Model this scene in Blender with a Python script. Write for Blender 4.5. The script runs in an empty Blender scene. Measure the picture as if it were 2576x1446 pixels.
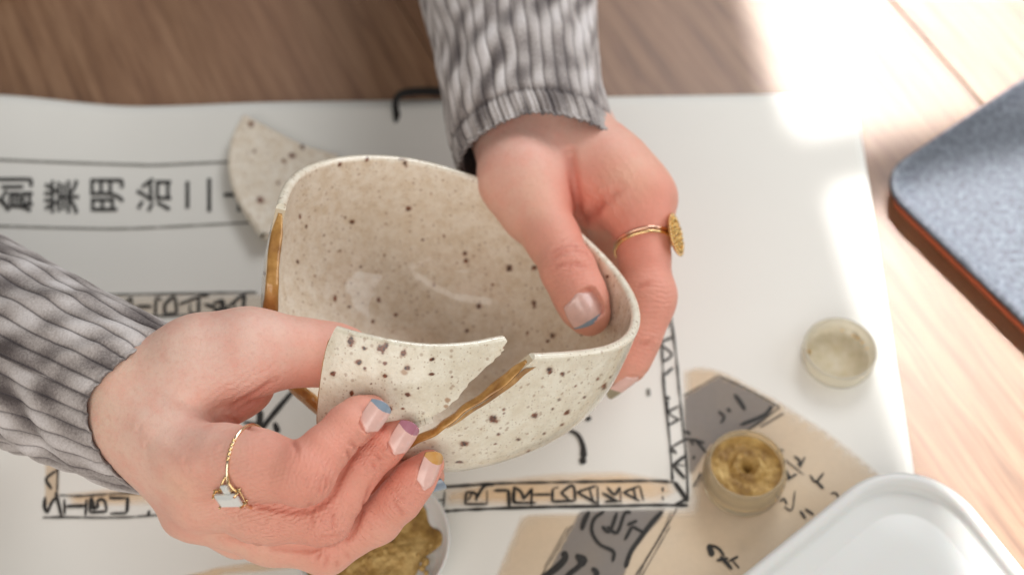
import bpy, math, random
import numpy as np
from mathutils import Vector, Matrix, noise as mnoise
random.seed(3); RNG = np.random.default_rng(7)
sc = bpy.context.scene
C = sc.collection

# ------------------------------------------------------------ camera
W0, H0 = 2576.0, 1446.0                 # working coordinates of the photograph
FL = 50.0
F = W0 * FL / 36.0
TH = math.radians(35.0)
D = 0.66
CAM = np.array([0.0, -D * math.sin(TH), D * math.cos(TH)])
RX = np.array([1.0, 0, 0]); UP = np.array([0, math.cos(TH), math.sin(TH)]); BK = np.array([0, -math.sin(TH), math.cos(TH)])
cd = bpy.data.cameras.new('camera'); cam = bpy.data.objects.new('camera', cd); C.objects.link(cam)
cam.location = CAM; cam.rotation_euler = (TH, 0, 0)
cd.lens = FL; cd.sensor_width = 36; cd.clip_start = 0.02; cd.clip_end = 50
cd.dof.use_dof = True; cd.dof.focus_distance = 0.492; cd.dof.aperture_fstop = 6.6
sc.camera = cam

def ray(px, py): return RX * ((px - 1288) / F) - UP * ((py - 723) / F) - BK
def pt(px, py, d): return CAM + ray(px, py) * d                     # a point d metres from the camera plane
def tb(px, py, z=0.0):
    r = ray(px, py); return CAM + r * ((z - CAM[2]) / r[2])         # a point at height z
def proj(P):
    q = np.asarray(P) - CAM; d = -(q @ BK)
    return 1288 + F * (q @ RX) / d, 723 - F * (q @ UP) / d, d
def cv(x, y, z): return RX * x + UP * y + BK * z                    # camera-oriented direction
def unit(v): v = np.asarray(v, float); return v / (np.linalg.norm(v, axis=-1, keepdims=True) + 1e-12)

# ------------------------------------------------------------ light
wd = bpy.data.worlds.new('World'); sc.world = wd; wd.use_nodes = True
wd.node_tree.nodes['Background'].inputs[0].default_value = (1.0, 0.98, 0.955, 1)
wd.node_tree.nodes['Background'].inputs[1].default_value = 0.24
def area(name, loc, target, w, h, power, color=(1, 1, 1), spread=180, yaxis=None):
    l = bpy.data.lights.new(name, 'AREA'); l.shape = 'RECTANGLE'; l.size = w; l.size_y = h
    l.energy = power; l.color = color; l.spread = math.radians(spread)
    o = bpy.data.objects.new(name, l); C.objects.link(o)
    zax = unit(np.asarray(loc) - np.asarray(target))
    ya = np.array([0, 0, 1.0]) if yaxis is None else np.asarray(yaxis)
    ya = unit(ya - zax * (ya @ zax)); xa = np.cross(ya, zax)
    m = Matrix([[xa[i], ya[i], zax[i], loc[i]] for i in range(3)] + [[0, 0, 0, 1]])
    o.matrix_world = m
    return o
area('window_light', (0.45, 0.85, 0.85), (0.12, 0.0, 0.05), 0.6, 0.5, 7.9, (0.965, 0.985, 1.0))
area('side_fill', (0.95, 0.10, 0.50), (0.0, 0.0, 0.03), 0.9, 0.6, 4.0, (0.955, 0.98, 1.0))  # added soft fill from the right, grades the light across the page
area('front_fill', (-0.15, -1.00, 0.75), (-0.05, 0.0, 0.08), 1.3, 0.9, 8.6, (1.0, 0.955, 0.895))  # added fill from the camera side, brightens surfaces facing the lens
LS = unit([0.10, 0.80, 1.0])
def pane(name, corner, down, w, h, power):
    # a pane of low sun: its upper left corner and its left edge as they fall on the table
    a = tb(*corner); e = tb(*down) - a
    y = unit(-(e - LS * (e @ LS))); x = np.cross(y, LS)
    c = a + x * w / 2 - y * h / 2 + LS * 1.1
    area(name, c, c - LS, w, h, power, (1.0, 0.98, 0.955), 1.5, y)
pane('sun_pane', (1765, -420), (1985, 345), 0.40, 0.200, 0.68)
pane('sun_pane_low', (2086, 550), (2292, 1190), 0.40, 0.30, 1.0)

sc.view_settings.view_transform = 'Standard'; sc.view_settings.look = 'None'
sc.view_settings.exposure = 0.06; sc.view_settings.gamma = 1.0
sc.cycles.max_bounces = 8; sc.cycles.transmission_bounces = 8; sc.cycles.use_denoising = True

# ------------------------------------------------------------ object helpers
def empty(name, loc=(0, 0, 0), **k):
    o = bpy.data.objects.new(name, None); C.objects.link(o); o.location = loc
    o.empty_display_size = 0.01; props(o, **k); return o
def props(o, label=None, cat=None, group=None, kind=None):
    if label: o['label'] = label
    if cat: o['category'] = cat
    if group: o['group'] = group
    if kind: o['kind'] = kind
    return o
def mesh(name, V, Fc, mat, parent=None, smooth=True, **k):
    V = np.asarray(V, float)
    loc = np.zeros(3)
    if parent is not None: loc = np.array(parent.matrix_world.translation)
    me = bpy.data.meshes.new(name)
    if isinstance(Fc, np.ndarray):
        n = len(Fc); w = Fc.shape[1]
        me.vertices.add(len(V)); me.vertices.foreach_set('co', (V - loc).astype(np.float32).ravel())
        me.loops.add(n * w); me.loops.foreach_set('vertex_index', Fc.astype(np.int32).ravel())
        me.polygons.add(n); me.polygons.foreach_set('loop_start', np.arange(n, dtype=np.int32) * w)
        me.update(calc_edges=True)
    else:
        me.from_pydata([tuple(v) for v in (V - loc)], [], [tuple(int(i) for i in f) for f in Fc]); me.update()
    me.validate()
    if smooth: me.polygons.foreach_set('use_smooth', [True] * len(me.polygons))
    o = bpy.data.objects.new(name, me); C.objects.link(o)
    for m in (mat if isinstance(mat, (list, tuple)) else [mat]): me.materials.append(m)
    if parent is not None: o.parent = parent; bpy.context.view_layer.update()
    props(o, **k); return o
def upd(): bpy.context.view_layer.update()
def attr(o, name, vals):
    vals = np.asarray(vals, np.float32)
    if vals.ndim == 1:
        a = o.data.attributes.new(name, 'FLOAT', 'POINT'); a.data.foreach_set('value', vals)
    else:
        a = o.data.attributes.new(name, 'FLOAT_COLOR', 'POINT')
        if vals.shape[1] == 3: vals = np.c_[vals, np.ones(len(vals), np.float32)]
        a.data.foreach_set('color', vals.ravel())
def grid_faces(nu, nv, wu=False, wv=False):
    # vertex index = i*nv + j
    iu = np.arange(nu if wu else nu - 1); iv = np.arange(nv if wv else nv - 1)
    I, J = np.meshgrid(iu, iv, indexing='ij'); I2 = (I + 1) % nu; J2 = (J + 1) % nv
    return np.stack([I * nv + J, I2 * nv + J, I2 * nv + J2, I * nv + J2], -1).reshape(-1, 4)
def smoothstep(a, b, x):
    t = np.clip((x - a) / (b - a), 0, 1); return t * t * (3 - 2 * t)
def polyline(pts, n):
    # Catmull-Rom through the points, n samples
    P = np.asarray(pts, float)
    if len(P) == 2:
        t = np.linspace(0, 1, n)[:, None]; return P[0] * (1 - t) + P[1] * t
    Q = np.vstack([2 * P[0] - P[1], P, 2 * P[-1] - P[-2]])
    u = np.linspace(0, len(P) - 1 - 1e-9, n); i = u.astype(int); t = (u - i)[:, None]
    a, b, c, d = Q[i], Q[i + 1], Q[i + 2], Q[i + 3]
    return 0.5 * ((2 * b) + (-a + c) * t + (2 * a - 5 * b + 4 * c - d) * t ** 2 + (-a + 3 * b - 3 * c + d) * t ** 3)
def vnoise(P, scale, seed=0.0):
    P = np.asarray(P); return np.array([mnoise.noise(Vector((p[0] * scale + seed, p[1] * scale + seed * 2, p[2] * scale - seed))) for p in P])
def fnoise(P, scale, seed=0, n=10):
    # fast smooth pseudo-noise: sum of random plane waves
    r = np.random.default_rng(seed); P = np.asarray(P, float); s = np.zeros(len(P))
    for i in range(n):
        k = unit(r.normal(size=P.shape[1])) * scale * r.uniform(0.6, 1.7); s += np.sin(P @ k * 2 * np.pi + r.uniform(0, 6.28))
    return s / math.sqrt(n)
def tube_mesh(path, rad, nseg=12, flat=1.0, nrm=None, caps=True):
    P = np.asarray(path, float); n = len(P); rad = np.broadcast_to(rad, (n,))
    T = unit(np.gradient(P, axis=0))
    N = np.zeros_like(P); ref = np.array([0, 0, 1.0]) if nrm is None else np.asarray(nrm, float)
    for i in range(n):
        r = ref if i == 0 or nrm is not None else N[i - 1]
        v = r - T[i] * (r @ T[i])
        if np.linalg.norm(v) < 1e-6: v = np.cross(T[i], [1, 0.3, 0])
        N[i] = unit(v)
    Bn = np.cross(T, N)
    a = np.linspace(0, 2 * np.pi, nseg, endpoint=False)
    V = P[:, None] + rad[:, None, None] * (np.cos(a)[None, :, None] * Bn[:, None] + flat * np.sin(a)[None, :, None] * N[:, None])
    Fq = [tuple(f) for f in grid_faces(n, nseg, False, True)]
    if caps:
        Fq.append(tuple(range(nseg - 1, -1, -1))); Fq.append(tuple((n - 1) * nseg + j for j in range(nseg)))
    return V.reshape(-1, 3), Fq
def lathe(profile, n, center=(0, 0, 0)):
    pr = np.asarray(profile, float); a = np.linspace(0, 2 * np.pi, n, endpoint=False)
    V = np.stack([pr[:, 0][None] * np.cos(a)[:, None], pr[:, 0][None] * np.sin(a)[:, None], np.broadcast_to(pr[:, 1], (n, len(pr)))], -1)
    return V.reshape(-1, 3) + np.asarray(center), grid_faces(n, len(pr), True, False)

# ------------------------------------------------------------ materials
class NT:
    def __init__(s, name):
        s.m = bpy.data.materials.new(name); s.m.use_nodes = True; s.t = s.m.node_tree; s.N = s.t.nodes; s.L = s.t.links
        s.b = s.N['Principled BSDF']; s.out = s.N['Material Output']
    def n(s, typ, **k):
        nd = s.N.new(typ)
        for a, v in k.items():
            if a.startswith('i_'):
                key = a[2:]; key = int(key) if key.isdigit() else key.replace('_', ' ')
                inp = nd.inputs[key]
                if hasattr(v, 'links') or isinstance(v, bpy.types.NodeSocket): s.L.new(v, inp)
                else: inp.default_value = v
            else: setattr(nd, a, v)
        return nd
    def set(s, **k):
        for a, v in k.items():
            inp = s.b.inputs[a.replace('_', ' ')]
            if isinstance(v, bpy.types.NodeSocket): s.L.new(v, inp)
            else: inp.default_value = v
        return s
    def coord(s, scale=(1, 1, 1), rot=(0, 0, 0)):
        tc = s.n('ShaderNodeTexCoord'); mp = s.n('ShaderNodeMapping'); s.L.new(tc.outputs['Object'], mp.inputs[0])
        mp.inputs['Scale'].default_value = scale; mp.inputs['Rotation'].default_value = rot; return mp.outputs[0]
    def noise(s, scale, detail=4, rough=0.55, vec=None, dist=0.0):
        nd = s.n('ShaderNodeTexNoise'); nd.inputs['Scale'].default_value = scale; nd.inputs['Detail'].default_value = detail
        nd.inputs['Roughness'].default_value = rough; nd.inputs['Distortion'].default_value = dist
        s.L.new(vec if vec is not None else s.coord(), nd.inputs['Vector']); return nd.outputs[0]
    def ramp(s, fac, stops):
        r = s.n('ShaderNodeValToRGB'); s.L.new(fac, r.inputs[0]); e = r.color_ramp.elements
        while len(e) < len(stops): e.new(0.5)
        for q, (p, c) in zip(e, stops):
            q.position = p; q.color = tuple(c) + (1,) if len(c) == 3 else c
        return r.outputs[0]
    def mix(s, fac, a, b, mode='MIX'):
        m = s.n('ShaderNodeMix', data_type='RGBA', blend_type=mode)
        for inp, v in ((m.inputs[0], fac), (m.inputs[6], a), (m.inputs[7], b)):
            if isinstance(v, bpy.types.NodeSocket): s.L.new(v, inp)
            else: inp.default_value = v if not isinstance(v, tuple) or len(v) == 4 else v + (1,)
        return m.outputs[2]
    def math(s, op, a, b=0.0, c=0.0):
        m = s.n('ShaderNodeMath', operation=op)
        for i, v in enumerate((a, b, c)):
            if isinstance(v, bpy.types.NodeSocket): s.L.new(v, m.inputs[i])
            else: m.inputs[i].default_value = v
        return m.outputs[0]
    def bump(s, h, strength=0.3, dist=0.001, prev=None):
        b = s.n('ShaderNodeBump'); b.inputs['Strength'].default_value = strength; b.inputs['Distance'].default_value = dist
        s.L.new(h, b.inputs['Height'])
        if prev is not None: s.L.new(prev, b.inputs['Normal'])
        s.L.new(b.outputs[0], s.b.inputs['Normal']); return b.outputs[0]
    def attr(s, name):
        a = s.n('ShaderNodeAttribute'); a.attribute_name = name; return a
def srgb(r, g, b):
    f = lambda c: ((c / 255 + 0.055) / 1.055) ** 2.4 if c > 10 else c / 255 / 12.92
    return (f(r), f(g), f(b))

def mat_skin():
    m = NT('skin'); a = m.attr('tint').outputs['Color']
    n1 = m.noise(140, 5, 0.6); n2 = m.noise(650, 3, 0.6)
    col = m.mix(m.math('MULTIPLY', m.ramp(n1, [(0.42, (0, 0, 0)), (0.7, (1, 1, 1))]), 0.42), a, (0.82, 0.34, 0.26, 1))
    col = m.mix(m.math('MULTIPLY', m.ramp(n2, [(0.5, (0, 0, 0)), (0.75, (1, 1, 1))]), 0.26), col, (0.60, 0.29, 0.21, 1))
    m.set(Base_Color=col, Roughness=0.50, Subsurface_Weight=0.13, Subsurface_Scale=0.004)
    m.b.inputs['Subsurface Radius'].default_value = (1.0, 0.35, 0.2)
    m.b.inputs['Specular IOR Level'].default_value = 0.42
    # fine lines: stretched cells in two directions, over soft relief
    v = m.n('ShaderNodeTexVoronoi', feature='DISTANCE_TO_EDGE'); v.inputs['Scale'].default_value = 900
    m.L.new(m.coord((1, 1, 1)), v.inputs['Vector'])
    f1 = m.ramp(v.outputs['Distance'], [(0.0, (0, 0, 0)), (0.12, (1, 1, 1))])
    b = m.bump(f1, 0.3, 0.0001)
    b = m.bump(m.noise(460, 6, 0.75), 0.6, 0.00045, b)
    m.bump(m.attr('lines').outputs['Fac'], 0.85, 0.00035, b)
    return m.m
def mat_plain(name, col, rough=0.5, **k):
    m = NT(name); m.set(Base_Color=tuple(col) + (1,), Roughness=rough, **k); return m.m
def mat_nail(name, col, c2=None):
    m = NT(name)
    base = m.mix(m.ramp(m.noise(350, 3), [(0.35, (0, 0, 0)), (0.7, (1, 1, 1))]), tuple(col) + (1,), tuple(c2 or [min(1, c * 1.12) for c in col]) + (1,))
    m.set(Base_Color=base, Roughness=0.3, Coat_Weight=0.9, Coat_Roughness=0.14, Subsurface_Weight=0.0)
    return m.m
def mat_ceramic():
    m = NT('speckled_glaze')
    side = m.attr('side').outputs['Fac']; sp = m.attr('speck').outputs['Fac']; hal = m.attr('halo').outputs['Fac']
    out_c = m.mix(m.ramp(m.noise(170, 5, 0.7), [(0.38, (0, 0, 0)), (0.62, (1, 1, 1))]), srgb(238, 231, 212) + (1,), srgb(224, 213, 190) + (1,))
    in_c = m.mix(m.ramp(m.noise(210, 6, 0.75), [(0.40, (0, 0, 0)), (0.64, (1, 1, 1))]), srgb(240, 229, 212) + (1,), srgb(221, 203, 178) + (1,))
    col = m.mix(side, out_c, in_c)
    # rust freckles of several sizes
    for sc_, th, c, f in ((900, 0.17, (0.33, 0.19, 0.10, 1), 0.5), (420, 0.15, (0.30, 0.16, 0.08, 1), 0.55)):
        v = m.n('ShaderNodeTexVoronoi'); v.inputs['Scale'].default_value = sc_; m.L.new(m.coord(), v.inputs['Vector'])
        big = m.math('GREATER_THAN', m.n('ShaderNodeSeparateColor', i_0=v.outputs['Color']).outputs[0], 0.72)
        near = m.ramp(v.outputs['Distance'], [(th, (1, 1, 1)), (th + 0.2, (0, 0, 0))])
        col = m.mix(m.math('MULTIPLY', m.math('MULTIPLY', near, big), f), col, c)
    grey = m.noise(1300, 2, 0.5)
    col = m.mix(m.math('MULTIPLY', m.ramp(grey, [(0.55, (0, 0, 0)), (0.7, (1, 1, 1))]), 0.22), col, srgb(182, 178, 168) + (1,))
    col = m.mix(m.math('MULTIPLY', hal, 0.75), col, srgb(160, 108, 62) + (1,))
    spc = m.mix(m.ramp(m.noise(800, 3), [(0.4, (0, 0, 0)), (0.6, (1, 1, 1))]), srgb(54, 32, 20) + (1,), srgb(128, 66, 30) + (1,))
    col = m.mix(sp, col, spc)
    m.set(Base_Color=col, Roughness=0.42, Coat_Weight=0.85, Coat_Roughness=0.07)
    b = m.bump(m.noise(190, 4, 0.6), 0.7, 0.0012)
    m.bump(m.noise(700, 3, 0.6), 0.35, 0.0003, b)
    return m.m
def mat_gold_resin():
    m = NT('gold_resin'); n = m.noise(150, 5, 0.6, m.coord((1, 1, 0.35)))
    col = m.ramp(n, [(0.3, srgb(140, 92, 36)), (0.5, srgb(180, 130, 62)), (0.68, srgb(212, 164, 96))])
    m.set(Base_Color=col, Metallic=0.3, Roughness=0.42, Coat_Weight=0.85, Coat_Roughness=0.07)
    m.bump(m.noise(300, 4, 0.6), 0.25, 0.0004); return m.m
def mat_gold_powder(dark=False):
    m = NT('gold_powder'); n = m.noise(90, 6, 0.7)
    col = m.ramp(n, [(0.32, srgb(116, 82, 38)), (0.5, srgb(170, 136, 76)), (0.66, srgb(208, 178, 118))])
    m.set(Base_Color=col, Metallic=0.3, Roughness=0.45)
    b = m.bump(m.noise(900, 4, 0.7), 0.6, 0.0004); m.bump(m.noise(2600, 2, 0.7), 0.6, 0.0003, b); return m.m
def mat_metal(name, col, rough=0.18, bump=0.0):
    m = NT(name); m.set(Base_Color=tuple(col) + (1,), Metallic=1.0, Roughness=rough)
    if bump: m.bump(m.noise(900, 3, 0.6), bump, 0.0005)
    return m.m
def mat_wood():
    m = NT('pale_wood')
    rot = (0, 0, GRAIN)
    tc = m.n('ShaderNodeTexCoord'); vr = m.n('ShaderNodeVectorRotate', rotation_type='Z_AXIS'); m.L.new(tc.outputs['Object'], vr.inputs['Vector']); vr.inputs['Angle'].default_value = -GRAIN
    oi = m.n('ShaderNodeObjectInfo'); ad = m.n('ShaderNodeVectorMath', operation='ADD'); m.L.new(vr.outputs[0], ad.inputs[0])
    cmb = m.n('ShaderNodeCombineXYZ'); m.L.new(m.math('MULTIPLY', oi.outputs['Random'], 7.0), cmb.inputs[0]); m.L.new(cmb.outputs[0], ad.inputs[1])
    def st(sx, sy):
        mp = m.n('ShaderNodeMapping'); m.L.new(ad.outputs[0], mp.inputs[0]); mp.inputs['Scale'].default_value = (sx, sy, 1); return mp.outputs[0]
    g1 = m.noise(1.0, 7, 0.68, st(9, 150), 0.35); g2 = m.noise(1.0, 5, 0.75, st(30, 600), 0.15); g3 = m.noise(1.0, 3, 0.5, st(3, 14), 0.5)
    col = m.ramp(g1, [(0.28, srgb(98, 66, 42)), (0.44, srgb(126, 90, 62)), (0.58, srgb(144, 108, 79)), (0.80, srgb(166, 131, 100))])
    col = m.mix(m.math('MULTIPLY', m.ramp(g2, [(0.45, (0, 0, 0)), (0.7, (1, 1, 1))]), 0.38), col, srgb(88, 56, 38) + (1,))
    col = m.mix(m.math('MULTIPLY', m.ramp(g3, [(0.35, (0, 0, 0)), (0.75, (1, 1, 1))]), 0.4), col, srgb(150, 110, 86) + (1,))
    m.set(Base_Color=col, Roughness=0.5, Coat_Weight=0.30, Coat_Roughness=0.42); m.bump(g2, 0.25, 0.0006); return m.m
def mat_paper(name, col, fib=0.25):
    m = NT(name); c = m.mix(m.math('MULTIPLY', m.ramp(m.noise(35, 4), [(0.35, (0, 0, 0)), (0.7, (1, 1, 1))]), fib), tuple(col) + (1,), tuple(x * 0.95 for x in col) + (1,))
    m.set(Base_Color=c, Roughness=0.8); m.bump(m.noise(900, 3), 0.15, 0.0002); return m.m
def mat_wash(name, col, lo, hi, scale=60):
    # thin watercolour: pigment density varies, paper shows through
    m = NT(name); m.set(Base_Color=tuple(col) + (1,), Roughness=0.85)
    a = m.attr('edge').outputs['Fac']
    d = m.ramp(m.noise(scale, 5, 0.6), [(0.3, (lo,) * 3), (0.7, (hi,) * 3)])
    m.set(Alpha=m.math('MULTIPLY', d, a)); return m.m
def mat_ink(name, col, lo, hi, scale=220):
    m = NT(name); m.set(Base_Color=tuple(col) + (1,), Roughness=0.7)
    m.set(Alpha=m.ramp(m.noise(scale, 4, 0.7), [(0.28, (lo,) * 3), (0.5, (hi,) * 3)])); return m.m
def mat_velvet():
    m = NT('crushed_velvet'); a = m.attr('pile_sheen').outputs['Fac']; g = m.attr('groove').outputs['Fac']
    fz = m.noise(1100, 3, 0.7)
    f = m.math('ADD', a, m.math('MULTIPLY', m.math('SUBTRACT', fz, 0.5), 0.55))
    col = m.ramp(f, [(0.08, srgb(84, 75, 74)), (0.36, srgb(134, 125, 122)), (0.58, srgb(178, 169, 165)), (0.9, srgb(216, 209, 207))])
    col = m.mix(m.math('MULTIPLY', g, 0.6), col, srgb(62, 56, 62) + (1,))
    m.set(Base_Color=col, Roughness=0.75, Sheen_Weight=0.35, Sheen_Roughness=0.35)
    m.b.inputs['Sheen Tint'].default_value = (1.0, 0.98, 0.97, 1)
    b = m.bump(fz, 0.6, 0.0007); m.bump(m.noise(260, 3, 0.6), 0.3, 0.001, b); return m.m
def mat_clear(name, col=(0.97, 0.96, 0.93), rough=0.08, tr=0.93):
    m = NT(name); m.set(Base_Color=tuple(col) + (1,), Roughness=rough, Transmission_Weight=tr, IOR=1.25); return m.m

# ------------------------------------------------------------ table of planks (the ground)
_a, _b = tb(2262, 24), tb(2461, 250)
GRAIN = math.atan2(_b[1] - _a[1], _b[0] - _a[0])
gd = np.array([math.cos(GRAIN), math.sin(GRAIN), 0]); gn = np.array([-gd[1], gd[0], 0])
WOOD = mat_wood()
table = empty('table_top', (0, 0, 0), kind='structure')
s0 = _a @ gn; s1 = tb(1002, 0) @ gn
step = (s1 - s0)
random.seed(11)
for k in range(-4, 5):
    a0 = s0 + step * k + 0.0004; a1 = s0 + step * (k + 1) - 0.0004
    if a0 > a1: a0, a1 = a0 - 0.0008, a1 + 0.0008
    lo, hi = min(a0, a1), max(a0, a1); bev = 0.0005; V = []
    L = 1.6
    for u in (-L, L):
        for w, z in ((lo, -0.03), (lo, -bev), (lo + bev, 0.0), (hi - bev, 0.0), (hi, -bev), (hi, -0.03)):
            p = gd * u + gn * w; V.append((p[0], p[1], z))
    Fc = [(j, (j + 1) % 6, 6 + (j + 1) % 6, 6 + j) for j in range(6)] + [tuple(range(5, -1, -1)), tuple(range(6, 12))]
    mesh('plank', V, Fc, WOOD, table, smooth=False)
mesh('under_board', [(x, y, z) for z in (-0.05, -0.031) for x, y in ((-1.7, -1.7), (1.7, -1.7), (1.7, 1.7), (-1.7, 1.7))],
     [(3, 2, 1, 0), (4, 5, 6, 7), (0, 1, 5, 4), (1, 2, 6, 5), (2, 3, 7, 6), (3, 0, 4, 7)], mat_plain('dark_board', (0.02, 0.014, 0.01), 0.8), table, smooth=False)

# ------------------------------------------------------------ notebook
PZ = 0.008
_tl = tb(390, 268, PZ); _tr = tb(2148, 240, PZ); _br = tb(2304, 1215, PZ)
def curl(x, y):
    # the left leaf rises from a shallow valley towards its far edge
    x = np.asarray(x, float); y = np.asarray(y, float)
    xv = _tl[0]
    f = 0.0105 * smoothstep(xv - 0.005, xv - 0.085, x) + 0.0016 * smoothstep(xv + 0.0, xv + 0.06, x)
    far = smoothstep(-0.10, _tl[1] + 0.0, y) ** 1.4
    return f * far
def pz(x, y): return PZ + curl(x, y)
def tpage(px, py, dz=0.0):
    z = PZ
    for _ in range(6):
        p = tb(px, py, z); z = float(pz(p[0], p[1])) 
    p = tb(px, py, z + dz); return p
ex = unit(_tr - _tl); ey = unit(_br - _tr)
def page_grid(nx, ny, corner=0.006):
    # (u,v): u along the top edge from far left, v down the right edge
    Lx = (_tr - _tl) @ ex + 0.26; Ly = 0.40
    U = np.linspace(0, 1, nx); V = np.linspace(0, 1, ny) ** 1.0
    P = np.zeros((nx, ny, 3))
    for i, u in enumerate(U):
        for j, v in enumerate(V):
            du = (1 - u) * Lx; dv = v * Ly
            P[i, j] = _tr - ex * du + ey * dv
    # round the far right corner
    R_ = 0.006
    for i in range(nx):
        for j in range(ny):
            q = P[i, j]; du = (_tr - q) @ ex; dv = (q - _tr) @ ey
            if du < R_ and dv < R_:
                c = _tr - ex * R_ + ey * R_; w = q - c; l = np.linalg.norm(w)
                m_ = max(abs(w @ ex), abs(w @ ey)); P[i, j] = c + w * (m_ / l if l > 0 else 1)
    P[..., 2] = pz(P[..., 0], P[..., 1]); return P
PAPER = mat_paper('sketch_paper', (0.77, 0.75, 0.70)); PAPER_EDGE = mat_paper('paper_edge', (0.66, 0.65, 0.60), 0.6)
nb = empty('open_notebook', tuple(tb(1288, 723, 0)), label='large open sketchbook with ink lettering and a fan drawing lying under the bowl', cat='notebook')
upd()
u_ = np.concatenate([np.linspace(0, .9, 90), np.linspace(.903, 1, 34)])
def page_obj(name, dz, th, inset, mat):
    nx, ny = 150, 60
    P = page_grid(nx, ny)
    c = P.reshape(-1, 3).mean(0)
    top = P.copy(); top[..., 2] += dz
    if inset: top[..., :2] += -ex[:2] * inset * (np.linspace(0, 1, nx) ** 8)[:, None, None] * 0 
    bot = top.copy(); bot[..., 2] = np.maximum(0.0006, top[..., 2] - th)
    V = np.concatenate([top.reshape(-1, 3), bot.reshape(-1, 3)]); n = nx * ny
    fq = grid_faces(nx, ny)[:, ::-1]
    fb = grid_faces(nx, ny) + n
    side = []
    for i in range(nx - 1): side += [(i * ny, (i + 1) * ny, n + (i + 1) * ny, n + i * ny), ((i + 1) * ny + ny - 1, i * ny + ny - 1, n + i * ny + ny - 1, n + (i + 1) * ny + ny - 1)]
    for j in range(ny - 1): side += [(j + 1, j, n + j, n + j + 1), ((nx - 1) * ny + j, (nx - 1) * ny + j + 1, n + (nx - 1) * ny + j + 1, n + (nx - 1) * ny + j)]
    return mesh(name, V, np.concatenate([fq, fb, np.array(side)]), mat, nb, smooth=False)
pg = page_obj('page', 0.0, 0.0009, 0, PAPER)
pg.data.polygons.foreach_set('use_smooth', [True] * len(pg.data.polygons))
for k in range(5):
    page_obj('leaf', -0.0011 - 0.0013 * k, 0.0011, 0.001, PAPER_EDGE).scale = (1 - 0.0008 * (k % 2) - 0.001, 1 - 0.0012 * ((k + 1) % 2) - 0.001, 1)

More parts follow.
